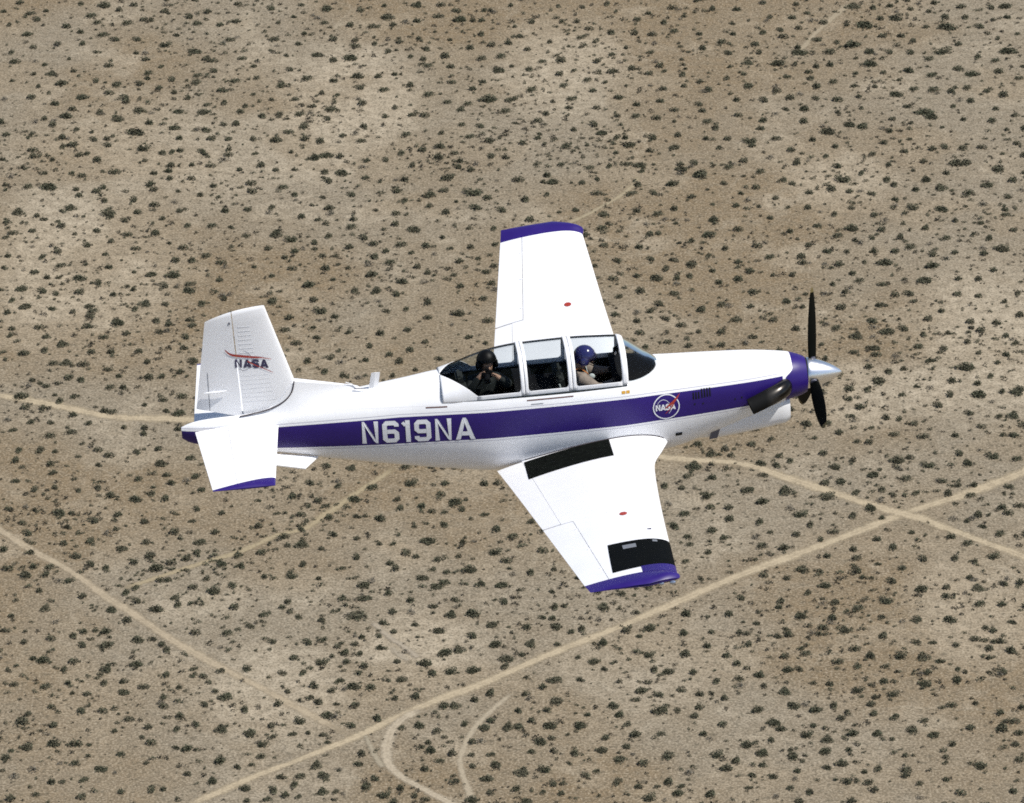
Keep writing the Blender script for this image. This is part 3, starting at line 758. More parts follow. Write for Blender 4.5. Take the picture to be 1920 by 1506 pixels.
# the same scrub goes on beyond what the photograph shows
for k in range(1500):
    y = nrng.uniform(620, 1060)
    x = nrng.uniform(-175, 175)
    if 665 < y < 985 and abs(x) < 0.108 * y * 1.0 - 2:
        continue
    if track_near(x, y)[0] > 0.8:
        items.append((x, y, nrng.uniform(1.1, 2.1), k))
# and behind the airplane, where the photograph hides it
fill = np.random.default_rng(77)
have = [(x, y) for x, y, d, k in items] + [(x, y) for x, y, d in shr[:NBIG]]
hx = np.array(have)
for k in range(5200):
    x, y = fill.uniform([-105, 660], [105, 985])
    if np.min(np.hypot(hx[:, 0] - x, (hx[:, 1] - y) * 0.62)) > 3.1 and track_near(x, y)[0] > 0.9:
        items.append((x, y, float(fill.uniform(0.9, 1.7)), k))
        hx = np.concatenate([hx, [[x, y]]])
joined_scrub('scrub', items, mid_sets, leaf, 'smaller dark green shrubs scattered all over the desert floor')

small_sets = [shrub_arrays(70 + s, 48, 0.24, 3) for s in range(8)]
items = []
sm = np.random.default_rng(21)
cl = np.concatenate([sm.uniform([-150, 630], [150, 1040], (210, 2)),
                     TRACK_LINES['E'][0][len(TRACK_LINES['E'][0]) // 3::4] + np.array([0.0, 1.2])])
tl = np.concatenate([l for l, w in TRACK_LINES.values()])
tw = np.concatenate([np.full(len(l), w) for l, w in TRACK_LINES.values()])
while len(items) < 8200:
    if sm.random() < 0.4:
        k = sm.integers(len(cl))
        x, y = cl[k] + sm.normal(0, 6.0 if k < 210 else 2.2, 2)
    else:
        x, y = sm.uniform([-150, 630], [150, 1040])
    if np.min(np.hypot(tl[:, 0] - x, tl[:, 1] - y) - tw * 0.55) < 0.0:
        continue
    items.append((x, y, float(np.clip(sm.lognormal(-0.40, 0.30), 0.4, 1.2)), len(items)))
joined_scrub('low_scrub', items, small_sets, leaf, 'small dark seedling shrubs clustered between the larger shrubs')

dead = foliage_material('dead_brush', (0.100, 0.094, 0.074), (0.125, 0.110, 0.084), (0.17, 0.15, 0.115))
items = []
while len(items) < 520:
    x, y = sm.uniform([-150, 630], [150, 1040])
    if np.min(np.hypot(tl[:, 0] - x, tl[:, 1] - y) - tw * 0.6) > 0.3:
        items.append((x, y, float(sm.uniform(0.8, 1.7)), len(items)))
joined_scrub('dead_brush', items, [shrub_arrays(120 + s, 70, 0.17, 4) for s in range(6)], dead, 'pale grey dead brush scattered among the dark shrubs')

tuft_sets = [shrub_arrays(90 + s, 20, 0.30, 3) for s in range(8)]
items = []
dens = np.random.default_rng(5)
centres = dens.uniform([-150, 630], [150, 1040], (260, 2))
tl = np.concatenate([l for l, w in TRACK_LINES.values()])
tw = np.concatenate([np.full(len(l), w) for l, w in TRACK_LINES.values()])
while len(items) < 12000:
    if dens.random() < 0.5:
        c = centres[dens.integers(len(centres))]
        x, y = c + dens.normal(0, 5.0, 2)
    else:
        x, y = dens.uniform([-150, 630], [150, 1040])
    if np.min(np.hypot(tl[:, 0] - x, tl[:, 1] - y) - tw * 0.5) < 0.0 and dens.random() < 0.93:
        continue
    d = float(np.clip(dens.lognormal(-0.70, 0.42), 0.2, 1.2))
    items.append((x, y, d, len(items)))
joined_scrub('dry_tufts', items, tuft_sets, dry, 'tiny dry tufts and seedlings speckling the sand')

# ------------------------------------------------------------------ airplane
plane = bpy.data.objects.new('airplane', None)
COL.objects.link(plane)
plane.empty_display_size = 1.0
plane.matrix_world = Matrix([[*MB[i], PLANE_LOC[i]] for i in range(3)] + [[0, 0, 0, 1]])
tag(plane, 'white low-wing propeller airplane with a broad blue stripe along its side, in flight', 'airplane')

SLOPE = 0.521   # how a point to port rises in the side outline the tables were measured from
#        x     half-w  zc    top    bottom  n-up  n-low
FT = [(-8.74, 0.030, 0.33, 0.405, 0.240, 2.0, 2.0),
      (-8.62, 0.075, 0.31, 0.455, 0.155, 2.0, 2.0),
      (-8.35, 0.120, 0.29, 0.500, 0.095, 2.1, 2.1),
      (-8.00, 0.160, 0.27, 0.545, 0.020, 2.2, 2.2),
      (-7.52, 0.215, 0.25, 0.600, -0.105, 2.3, 2.4),
      (-7.00, 0.285, 0.25, 0.665, -0.230, 2.3, 2.5),
      (-6.66, 0.330, 0.25, 0.705, -0.305, 2.3, 2.6),
      (-6.26, 0.380, 0.25, 0.755, -0.395, 2.3, 2.6),
      (-5.76, 0.430, 0.25, 0.820, -0.500, 2.3, 2.6),
      (-5.32, 0.470, 0.25, 0.880, -0.590, 2.4, 2.6),
      (-4.63, 0.525, 0.25, 0.900, -0.690, 2.8, 3.1),
      (-3.70, 0.540, 0.25, 0.900, -0.700, 3.0, 3.1),
      (-3.00, 0.535, 0.25, 0.860, -0.680, 3.0, 3.1),
      (-2.48, 0.515, 0.25, 0.790, -0.640, 2.6, 2.6),
      (-1.82, 0.475, 0.25, 0.755, -0.470, 2.4, 2.5),
      (-1.26, 0.425, 0.255, 0.720, -0.270, 2.3, 2.4),
      (-0.90, 0.370, 0.26, 0.672, -0.130, 2.2, 2.3),
      (-0.68, 0.320, 0.27, 0.628, -0.060, 2.1, 2.2),
      (-0.56, 0.275, 0.272, 0.580, -0.030, 2.0, 2.1),
      (-0.49, 0.235, 0.272, 0.537, 0.005, 2.0, 2.0)]
_x = [r[0] for r in FT]


def _h(d, w, n):
    q = n / (n - 1)
    return max(1e-3, d**q - (SLOPE * w)**q)**(1 / q)


f_w = hermite(_x, [r[1] for r in FT])
f_zc = hermite(_x, [r[2] for r in FT])
f_up = hermite(_x, [_h(r[3] - r[2], r[1], r[5]) for r in FT])
f_lo = hermite(_x, [_h(r[2] - r[4], r[1], r[6]) for r in FT])
f_nu = hermite(_x, [r[5] for r in FT])
f_nl = hermite(_x, [r[6] for r in FT])
RAIL_Z = 0.59


def fus_pt(x, a):
    """a from pi/2 (top) through 0 (widest) to -pi/2 (bottom); starboard is negative y"""
    n = f_nu(x) if a >= 0 else f_nl(x)
    c, s = max(0.0, math.cos(a)), abs(math.sin(a))
    hh = f_up(x) if a >= 0 else -f_lo(x)
    return f_w(x) * c**(2 / n), f_zc(x) + hh * s**(2 / n)


def fus_y(x, z):
    """half width of the hull at height z"""
    d = z - f_zc(x)
    n, hh = (f_nu(x), f_up(x)) if d >= 0 else (f_nl(x), f_lo(x))
    r = min(1.0, abs(d) / hh)
    return f_w(x) * (1 - r**n)**(1 / n)


CUT_F, CUT_R = -2.90, -5.31
st = sorted(set([round(v, 4) for v in np.linspace(-8.74, -0.49, 100)] + [CUT_F, CUT_R]))
st = [x for x in st if min(abs(x - CUT_F), abs(x - CUT_R)) > 0.03 or x in (CUT_F, CUT_R)]
NA, NB, NC = 9, 9, 16


def rail_angle(x):
    d = (RAIL_Z - f_zc(x)) / f_up(x)
    return math.asin(min(0.86, max(0.3, d))**(f_nu(x) / 2)) if d > 0 else 0.6


half = []
for x in st:
    ar = rail_angle(x)
    ang = list(np.linspace(math.pi / 2, ar, NA)) + list(np.linspace(ar, 0, NB))[1:] + list(np.linspace(0, -math.pi / 2, NC))[1:]
    half.append([fus_pt(x, a) for a in ang])
NH = len(half[0])
V, F = [], []
for x, h in zip(st, half):
    V += [(x, -y, z) for y, z in h] + [(x, y, z) for y, z in h[::-1][1:-1]]
NCOL = 2 * NH - 2
for i in range(len(st) - 1):
    inside = st[i] >= CUT_R - 1e-6 and st[i + 1] <= CUT_F + 1e-6
    for j in range(NCOL):
        if inside and (j < NA - 1 or j >= NCOL - (NA - 1)):
            continue
        k = (j + 1) % NCOL
        F.append((i * NCOL + j, i * NCOL + k, (i + 1) * NCOL + k, (i + 1) * NCOL + j))
F.append(tuple(range(NCOL)))
F.append(tuple(range((len(st) - 1) * NCOL, len(st) * NCOL)))
fus = build('fuselage', V, F, fus_mat, plane, True, True, 50)

# cockpit tub
rings = []
for x in [v for v in st if CUT_R - 1e-6 <= v <= CUT_F + 1e-6]:
    yr = fus_pt(x, rail_angle(x))[0]
    zr = fus_pt(x, rail_angle(x))[1]
    yi = yr - 0.055
    rings.append([(x, -yr, zr), (x, -yi, zr - 0.004), (x, -yi - 0.015, 0.25), (x, -yi + 0.04, -0.28), (x, 0, -0.30),
                  (x, yi - 0.04, -0.28), (x, yi + 0.015, 0.25), (x, yi, zr - 0.004), (x, yr, zr)])
V = [p for r in rings for p in r]
F = grid_faces(len(rings), 9)
F += [tuple(range(9)), tuple(range((len(rings) - 1) * 9, len(rings) * 9))]
tub = build('cockpit_tub', V, F, interior, plane, True, False, 30)
# bulkhead above the rail at the rear
ph = [p for p in half[st.index(CUT_R)][:NA]]
ring = [(CUT_R + 0.004, -y * 0.985, z - 0.006) for y, z in ph] + [(CUT_R + 0.004, y * 0.985, z - 0.006) for y, z in ph[::-1][:-1]]
build('rear_bulkhead', ring, [tuple(range(len(ring)))], interior, plane, False, False)
ph = [p for p in half[st.index(CUT_F)][:NA]]
ring = [(CUT_F - 0.004, -y * 0.985, z - 0.006) for y, z in ph] + [(CUT_F - 0.004, y * 0.985, z - 0.006) for y, z in ph[::-1][:-1]]
build('front_bulkhead', ring, [tuple(range(len(ring)))], interior, plane, False, False)

# ---- canopy: hoops x, half width, base z, outline top, exponent
_yr = fus_y(-5.325, 0.585)
_tz = f_zc(-5.325) + f_up(-5.325)
_q = 2.35 / 1.35
CT = [(-5.325, _yr, 0.585, 0.585 + ((_tz - 0.585)**_q + (SLOPE * _yr)**_q)**(1 / _q), 2.35), (-5.12, 0.425, 0.585, 0.965, 2.4), (-4.90, 0.432, 0.588, 1.045, 2.5), (-4.60, 0.435, 0.59, 1.125, 2.6),
      (-4.25, 0.435, 0.59, 1.165, 2.6), (-3.60, 0.435, 0.59, 1.175, 2.6), (-3.10, 0.430, 0.59, 1.150, 2.5), (-2.93, 0.425, 0.59, 1.130, 2.5),
      (-2.84, 0.415, 0.595, 1.075, 2.4), (-2.72, 0.375, 0.610, 0.985, 2.3), (-2.60, 0.300, 0.630, 0.885, 2.2), (-2.50, 0.185, 0.655, 0.795, 2.1),
      (-2.455, 0.080, 0.675, 0.735, 2.0)]
_cx = [r[0] for r in CT]
c_w = hermite(_cx, [r[1] for r in CT])
c_b = hermite(_cx, [r[2] for r in CT])
c_h = hermite(_cx, [_h(r[3] - r[2], r[1], r[4]) for r in CT])
c_n = hermite(_cx, [r[4] for r in CT])


def can_pt(x, a, off=0.0):
    n = c_n(x)
    c, s = math.cos(a), max(0.0, math.sin(a))
    y = -math.copysign(abs(c)**(2 / n), c) * (c_w(x) + off)
    return (x, y, c_b(x) + (c_h(x) + off) * s**(2 / n))


def can_patch(name, xs, a0, a1, mat, off, parent, na=36, thick=0.0):
    """a0, a1: functions of x giving the angular limits"""
    V = []
    for x in xs:
        for a in np.linspace(a0(x), a1(x), na):
            V.append(can_pt(x, a, off))
    o = build(name, V, grid_faces(len(xs), na), mat, parent, True, True)
    if thick:
        md = o.modifiers.new('thickness', 'SOLIDIFY')
        md.thickness = thick
        md.offset = -1 if True else 1
    return o


def rail_a(x, zz=0.062):
    r = min(0.95, zz / c_h(x))
    return math.asin(r**(c_n(x) / 2))


def rear_edge(x):
    t = min(1.0, max(0.0, (-4.86 - x) / 0.45))
    return rail_a(x) * (1 - t) + (math.pi / 2 - 0.04) * (t**1.15)


PI = math.pi
for nm, x0, x1 in (('windscreen_glass', -2.456, -2.885), ('front_canopy_glass', -2.955, -3.57), ('centre_canopy_glass', -3.66, -4.20), ('rear_canopy_glass', -4.285, -5.31)):
    can_patch(nm, np.linspace(x0, x1, 16), lambda x: 0.02, lambda x: PI - 0.02, glass, 0.0, plane)
for nm, x0, x1 in (('windscreen_bow', -2.880, -2.960), ('canopy_bow', -3.565, -3.612), ('canopy_bow', -3.617, -3.668), ('canopy_bow', -4.195, -4.238), ('canopy_bow', -4.243, -4.292)):
    can_patch(nm, np.linspace(x0, x1, 4), lambda x: 0.0, lambda x: PI, framew, 0.007, plane, 48, 0.016)
for sgn in (0, 1):
    for nm, x0, x1 in (('canopy_rail', -2.955, -3.612), ('canopy_rail', -3.617, -4.238), ('canopy_rail', -4.243, -4.87)):
        xs = np.linspace(x0, x1, 10)
        if sgn == 0:
            can_patch(nm, xs, lambda x: 0.0, rail_a, framew, 0.0065, plane, 8, 0.014)
        else:
            can_patch(nm, xs, lambda x: PI - rail_a(x), lambda x: PI, framew, 0.0065, plane, 8, 0.014)
    xs = np.linspace(-4.86, -5.325, 22)
    if sgn == 0:
        can_patch('canopy_rear_frame', xs, lambda x: 0.0, rear_edge, framew, 0.0036, plane, 20, 0.003)
    else:
        can_patch('canopy_rear_frame', xs, lambda x: PI - rear_edge(x), lambda x: PI, framew, 0.0036, plane, 20, 0.003)


def corner(xc, zc_sign, up_bow, r, side):
    """rounded pane corner: fills the angle between a bow edge at xc and the rail, quarter-circle inner edge"""
    V = []
    n = 7
    base = 0.062
    pts = []
    for k in range(n):
        t = k / (n - 1) * math.pi / 2
        pts.append((xc + zc_sign * r * (1 - math.sin(t)), base + r * (1 - math.cos(t))))
    poly = [(xc, base)] + pts
    for (px, pz) in poly:
        a = rail_a(px, pz)
        V.append(can_pt(px, a if side == 0 else PI - a, 0.0068))
    F = [(0, k, k + 1) for k in range(1, n)]
    return build('pane_corner', V, F, framew, plane, False, False)


for side in (0, 1):
    for xc, s in ((-2.958, -1), (-3.563, 1), (-3.67, -1), (-4.193, 1), (-4.294, -1)):
        corner(xc, s, 0, 0.05, side)

# slots of the canopy slide rails, starboard and port
for sg in (-1, 1):
    for xa, xb, zz in ((-3.62, -4.23, 0.553), (-5.27, -5.55, 0.545)):
        V = []
        for x in np.linspace(xa, xb, 8):
            for dz in (-0.008, 0.008):
                V.append((x, sg * (fus_y(x, zz + dz) + 0.003), zz + dz))
        build('slide_rail', V, grid_faces(8, 2), brown, plane, False, False)

# glare shield and instrument panels
V = []
xs = np.linspace(-2.475, -3.08, 18)
for x in xs:
    xc_ = max(x, -2.93)
    w = c_w(xc_) * 0.955
    for q in np.linspace(-1, 1, 17):
        y = abs(q) * w
        n_, r_ = f_nu(xc_), min(1.0, y / f_w(xc_))
        deck = f_zc(xc_) + f_up(xc_) * (1 - r_**n_)**(1 / n_)
        bump = 0.09 * math.exp(-((x + 3.03) / 0.09)**2) * max(0, 1 - (abs(q) * 1.35)**2)
        V.append((x, q * w, deck + 0.012 + bump))
build('glare_shield', V, grid_faces(18, 17), panelm, plane, True, False)
box('instrument_panel', (-3.04, 0, 0.52), (0.03, 0.68, 0.36), panelm, plane)
box('instrument_panel', (-4.22, 0, 0.50), (0.03, 0.66, 0.34), panelm, plane)
V = []
for x in np.linspace(-4.12, -4.36, 7):
    for q in np.linspace(-1, 1, 13):
        V.append((x, q * 0.34, 0.60 + 0.11 * (1 - abs(q)**2.2)))
build('rear_instrument_hood', V, grid_faces(7, 13), panelm, plane, True, False)
cpv = box('compass', (-2.985, 0.0, 0.90), (0.07, 0.075, 0.10), panelm, plane, None, 0.015)
box('mirror', (-2.99, -0.045, 0.885), (0.012, 0.05, 0.04), chrome, plane, ('Z', rad(-38)), 0.004)
tube('compass_bracket', [(-2.97, 0, 0.94), (-2.945, 0, 1.02)], 0.012, panelm, plane, 6)

# seats
def seat(xb, z0):
    e = bpy.data.objects.new('seat', None)
    link(e, plane)
    box('seat_pan', (xb + 0.24, 0, z0), (0.46, 0.44, 0.10), seatm, e, None, 0.03)
    box('seat_back', (xb - 0.02, 0, z0 + 0.36), (0.10, 0.44, 0.66), seatm, e, ('Y', rad(-9)), 0.03)
    box('headrest', (xb - 0.10, 0, z0 + 0.72), (0.10, 0.24, 0.16), seatm, e, ('Y', rad(-6)), 0.03)
    for sg in (-1, 1):
        tube('seat_rail', [(xb + 0.03, sg * 0.25, z0 - 0.2), (xb - 0.02, sg * 0.245, z0 + 0.3), (xb - 0.09, sg * 0.22, z0 + 0.62)], 0.012, strap, e, 6)
    return e


seat(-3.68, -0.02)
seat(-4.96, 0.0)
# control sticks and side consoles
for x in (-3.12, -4.42):
    tube('control_stick', [(x, 0, -0.25), (x + 0.01, 0, 0.15), (x - 0.02, 0, 0.30)], (0.014, 0.013, 0.020), panelm, plane, 8)
for sg in (-1, 1):
    box('side_console', (-3.35, sg * 0.30, 0.30), (0.6, 0.12, 0.2), panelm, plane, None, 0.02)
    box('side_console', (-4.62, sg * 0.30, 0.30), (0.6, 0.12, 0.2), panelm, plane, None, 0.02)
box('equipment_shelf', (-3.95, 0.0, 0.40), (0.40, 0.60, 0.24), panelm, plane, None, 0.02)
box('aft_shelf', (-5.16, 0.0, 0.42), (0.26, 0.62, 0.12), panelm, plane, None, 0.02)

# ---- wings
w_le = hermite([0, 0.38, 0.48, 0.75, 1.134, 1.35, 5.3], [-2.39, -2.395, -2.424, -2.525, -2.665, -2.695, -2.885])


def w_te(y):
    return -4.67 + 0.150 * (y - 0.56)


def w_z0(y):
    return -0.33 + 0.129 * (y - 0.5)


def w_inc(y):
    return rad(4.2 - 0.62 * y)


def w_tc(y):
    return 0.155 - 0.0068 * y


def yt(s, t):
    s = min(max(s, 0), 1)
    return 5 * t * (0.2969 * math.sqrt(s) - 0.126 * s - 0.3516 * s**2 + 0.2843 * s**3 - 0.1036 * s**4)


def w_pt(y, s, up, sg, off=0.0):
    le, te = w_le(y), w_te(y)
    c = le - te
    cam_ = 0.022 * (1 - ((s - 0.25) / (0.25 if s < 0.25 else 0.75))**2)
    z = w_z0(y) + c * (cam_ + (1 if up else -1) * yt(s, w_tc(y))) - (s - 0.25) * c * math.tan(w_inc(y))
    return np.array([le - s * c, sg * y, z + (off if up else -off)])


def w_s(x, y):
    return (w_le(y) - x) / (w_le(y) - w_te(y))


def w_top(x, y):
    return w_pt(y, w_s(x, y), True, 1)[2]


def s_range(s0, s1, n):
    t = np.linspace(0, 1, n)
    return s0 + (s1 - s0) * (t**1.7 if s0 == 0 else t)


def panel(name, ys, s0, s1, mat, parent, sg, n=16, yslant=None, blunt=0.0):
    """spanwise loft between chord fractions s0(y)..s1(y)"""
    rings = []
    for y in ys:
        a, b = s0(y), s1(y)
        ss = s_range(a, b, n)
        up = [w_pt(y + (yslant(y, s) if yslant else 0), s, True, sg) for s in ss]
        lo = [w_pt(y + (yslant(y, s) if yslant else 0), s, False, sg) for s in ss]
        ring = [tuple(p) for p in up] + [tuple(p) for p in lo[::-1]]
        if a == 0:
            ring = ring[:-1]
        rings.append(ring)
    return loft(name, rings, mat, parent, (True, True), True, 35)


x_fl = lambda y: -4.337 + (y - 0.57) * (0.244 / 2.25)          # flap hinge line
x_al = lambda y: -3.935 + (y - 2.85) * (0.222 / 2.03)        # aileron hinge line
TIP_IN_TE, TIP_IN_LE = 4.885, 4.84
def end_slant(y0):
    return lambda y, s: 0.0 if y < y0 else (TIP_IN_LE + (TIP_IN_TE - TIP_IN_LE) * s) - y


for sg, side in ((-1, 'starboard'), (1, 'port')):
    we = bpy.data.objects.new('wing', None)
    link(we, plane)
    pin = panel('wing_panel', [0.36, 0.42, 0.48, 0.56, 0.66, 0.78, 0.90, 1.02, 1.134, 1.25, 1.4, 1.7, 2.2, 2.8555], lambda y: 0.0, lambda y: w_s(x_fl(y) + 0.001, y), white, we, sg)
    panel('outer_wing_panel', [2.8565, 3.3, 3.8, 4.2, 4.5, 4.9], lambda y: 0.0, lambda y: w_s(x_al(y) + 0.001, y), white, we, sg, 16, end_slant(4.85))
    panel('flap', [0.50, 0.8, 1.3, 1.9, 2.4, 2.846], lambda y: w_s(x_fl(y) - 0.0035, y), lambda y: 1.0, white, we, sg, 8)
    panel('aileron', [2.872, 3.4, 4.0, 4.5, 4.9], lambda y: w_s(x_al(y) - 0.006, y), lambda y: 1.0, white, we, sg, 8, end_slant(4.85))
    for y in (3.15, 3.85, 4.5):
        p = w_pt(y, w_s(x_al(y) - 0.02, y), True, sg, 0.004)
        box('hinge_cover', tuple(p), (0.035, 0.012, 0.008), white, we)
    # tip fairing, bulged forward of the leading edge
    rings = []
    for k, t in enumerate(np.linspace(0, 1, 9)):
        shrink = math.sqrt(max(0.0, 1 - (t * 0.985)**3.2))
        ring = []
        N = 20
        for up in (True, False):
            seq = s_range(0, 1, N)
            seq = seq if up else seq[::-1][:-1]
            for s in seq:
                yi = TIP_IN_LE + (TIP_IN_TE - TIP_IN_LE) * s
                yo = 5.03 + 0.155 * min(1, s * 3) - 0.025 * s
                y = yi + (yo - yi) * t
                p = w_pt(min(y, 5.2), s, up, sg)
                mid = w_pt(min(y, 5.2), s, True, sg) * 0.5 + w_pt(min(y, 5.2), s, False, sg) * 0.5
                p[2] = mid[2] + (p[2] - mid[2]) * shrink + 0.02 * t
                # bulb at the front
                p[0] += 0.03 * math.exp(-((t - 0.6) / 0.35)**2) * math.exp(-s * 7)
                p[2] += (1 if up else -1) * 0.02 * math.exp(-((t - 0.55) / 0.3)**2) * math.exp(-((s - 0.1) / 0.12)**2) * (0 if s == 0 else 1)
                ring.append(tuple(p))
        rings.append(ring)
    tipo = loft('wing_tip', rings, blue, we, (True, True), True, 40)
    for dx, r in ((0.10, 0.034), (0.24, 0.030)):
        b = bmesh.new()
        bmesh.ops.create_uvsphere(b, u_segments=12, v_segments=8, radius=1.0)
        pz = w_pt(5.03, 0.12, False, sg)
        for v in b.verts:
            v.co = Vector((v.co.x * r * 1.2 + w_le(5.0) - dx + 0.02, v.co.y * r * 0.6 + sg * 5.10, v.co.z * r * 0.8 + pz[2] + 0.050))
        me = bpy.data.meshes.new('position_light')
        b.to_mesh(me)
        b.free()
        me.shade_smooth()
        me.materials.append(lensm)
        link(bpy.data.objects.new('position_light', me), tipo)
    # filler cap
    cx, cy = -3.303, 2.985
    V = [(cx, sg * cy, w_top(cx, cy) + 0.006)]
    for a in np.linspace(0, 2 * PI, 20, endpoint=False):
        x, y = cx + 0.050 * math.cos(a), cy + 0.050 * math.sin(a)
        V.append((x, sg * y, w_top(x, y) + 0.005))
    cap = build('fuel_cap', V, [(0, 1 + k, 1 + (k + 1) % 20) for k in range(20)], redp, we, False, True)
    cap['label'] = 'round red fuel filler cap'

    def patch(name, corners, mat, nx=14, ny=8, off=0.004, parent=we, le_wrap=False):
        """corners (x,y): inner-front, inner-rear, outer-rear, outer-front on the upper skin"""
        a, b, c, d = [np.array(q, float) for q in corners]
        V = []
        for u in np.linspace(0, 1, nx):
            for v in np.linspace(0, 1, ny):
                p = (1 - u) * ((1 - v) * a + v * d) + u * ((1 - v) * b + v * c)
                x, y = p
                if le_wrap:
                    s = (u**1.8) * (w_s(*b) * (1 - v) + w_s(*c) * v)
                    q = w_pt(y, s, True, sg, off)
                    if u == 0:
                        q[0] += off
                    V.append(tuple(q))
                else:
                    V.append((x, sg * y, w_top(x, y) + off))
        return build(name, V, grid_faces(nx, ny), mat, parent, True, False)

    V = []
    for u in np.linspace(0, 1, 18):
        x = -3.189 + (-4.325 + 3.189) * u
        yi = max(0.535, fus_y(x, w_top(x, 0.53)) + 0.012)
        yo = np.interp(-x, [3.189, 4.325], [1.075, 1.15])
        for v in np.linspace(0, 1, 6):
            y = yi + (yo - yi) * v
            V.append((x, sg * y, w_top(x, y) + 0.004))
    wk = build('walkway', V, grid_faces(18, 6), walk, we, True, False)
    wk['label'] = 'black non-slip walkway strip at the wing root'
    if sg < 0:
        pn = patch('black_skin_panel', [(-2.8, 3.855), (-3.612, 3.866), (-3.65, 4.727), (-2.87, 4.62)], black, 16, 8, 0.004, we, True)
        pn['label'] = 'black painted patch on the upper skin near the wing tip'
        patch('placard', [(-3.27, 3.97), (-3.44, 3.975), (-3.44, 4.09), (-3.27, 4.085)], greyd, 5, 3, 0.007, pn)
        patch('placard', [(-2.99, 3.90), (-3.05, 3.90), (-3.05, 3.96), (-2.99, 3.96)], greyd, 4, 3, 0.007, pn)
        patch('blue_skin_patch', [(-2.86, 4.62), (-3.29, 4.685), (-3.29, 4.875), (-2.87, 4.84)], blue, 10, 3, 0.0045, we, True)
        box('small_vent', tuple(w_pt(3.55, 0.16, True, sg, 0.004)), (0.05, 0.02, 0.008), navy, we)

    # dark seal where the wing skin meets the hull
    path = []
    for x in np.linspace(-2.46, -4.30, 26):
        y = 0.5
        for _ in range(8):
            y = fus_y(x, w_top(x, y))
        path.append((x, sg * (y + 0.004), w_top(x, y) + 0.003))
    tube('wing_root_seal', path, 0.008, rubber, we, 6)

# ---- tail
def stab_pt(y, s, up, sg, le=None, te=None):
    k = (y - 0.15) / 1.65
    le = -7.475 - 0.155 * k
    te = -8.565 + 0.135 * k
    c = le - te
    z = 0.385 + (1 if up else -1) * c * yt(s, 0.095)
    return (le - s * c, sg * y, z)


def stab_loft(name, ys, s0, s1, mat, parent, sg, slant=None, n=14, shrink=None):
    rings = []
    for y in ys:
        ss = s_range(s0, s1, n)
        sh = shrink(y) if shrink else 1.0
        f = lambda s, up: stab_pt(y + (slant(y, s) if slant else 0), s, up, sg)
        up = [f(s, True) for s in ss]
        lo = [f(s, False) for s in ss]
        if sh != 1.0:
            up = [(p[0], p[1], 0.385 + (p[2] - 0.385) * sh) for p in up]
            lo = [(p[0], p[1], 0.385 + (p[2] - 0.385) * sh) for p in lo]
        ring = up + lo[::-1]
        if s0 == 0:
            ring = ring[:-1]
        rings.append(ring)
    return loft(name, rings, mat, parent, (True, True), True, 35)


for sg in (-1, 1):
    e = bpy.data.objects.new('tailplane', None)
    link(e, plane)
    HS = 0.60
    sl = lambda y, s: (1.615 + 0.15 * s - y) if y > 1.55 else 0.0
    stab_loft('stabilizer', [0.10, 0.3, 0.7, 1.1, 1.5, 1.6], 0.0, HS, white, e, sg, sl)
    stab_loft('elevator', [0.14, 0.4, 0.8, 1.2, 1.5, 1.6], HS + 0.004, 1.0, white, e, sg, sl, 8)
    rings_y = [1.60, 1.64, 1.70, 1.75, 1.79, 1.805]
    sl2 = lambda y, s: (1.615 + 0.15 * s) + (y - 1.60) * ((1.80 - 1.615 - 0.15 * s) / 0.205) - y
    stab_loft('stabilizer_tip', rings_y, 0.0, 1.0, blue, e, sg, sl2, 16, lambda y: math.sqrt(max(0.01, 1 - ((y - 1.6) / 0.208)**3)))

f_le = lambda z: -7.21 - (z - 0.93) * (0.315 / 1.13)
f_te = lambda z: -8.52 + (z - 0.64) * 0.1667
z_ft = hermite([-8.40, -8.31, -8.0, -7.7, -7.525, -7.4], [1.86, 1.905, 2.005, 2.05, 2.062, 2.05])


def fin_half(x, z):
    s = (f_le(z) - x) / (f_le(z) - f_te(z))
    return (f_le(z) - f_te(z)) * yt(s, 0.085)


def fin_loft(name, s0, s1, zlow, mat, n=14):
    rings = []
    for v in list(np.linspace(0, 0.97, 12)) + [0.99, 1.0]:
        ss = s_range(s0, s1, n)
        loop = []
        for sgn in (-1, 1):
            seq = ss if sgn < 0 else ss[::-1]
            for k, s in enumerate(seq):
                if sgn > 0 and s0 == 0 and k == len(seq) - 1:
                    continue
                xt = -7.525 + s * (-8.31 + 7.525)
                zt_ = z_ft(xt)
                z = zlow(s) + v * (zt_ - zlow(s))
                x = f_le(z) + s * (f_te(z) - f_le(z))
                sh = 1.0 if v < 0.975 else (0.75 if v < 0.995 else 0.35)
                loop.append((x, sgn * fin_half(x, z) * sh, z))
        rings.append(loop)
    return loft(name, rings, mat, plane, (True, True), True, 40)


fin = fin_loft('vertical_fin', 0.0, 0.565, lambda s: 0.90 - 0.50 * min(1, s * 2.2), white)
rud = fin_loft('rudder', 0.578, 1.0, lambda s: 0.50 + (s - 0.578) * 0.36, white, 9)
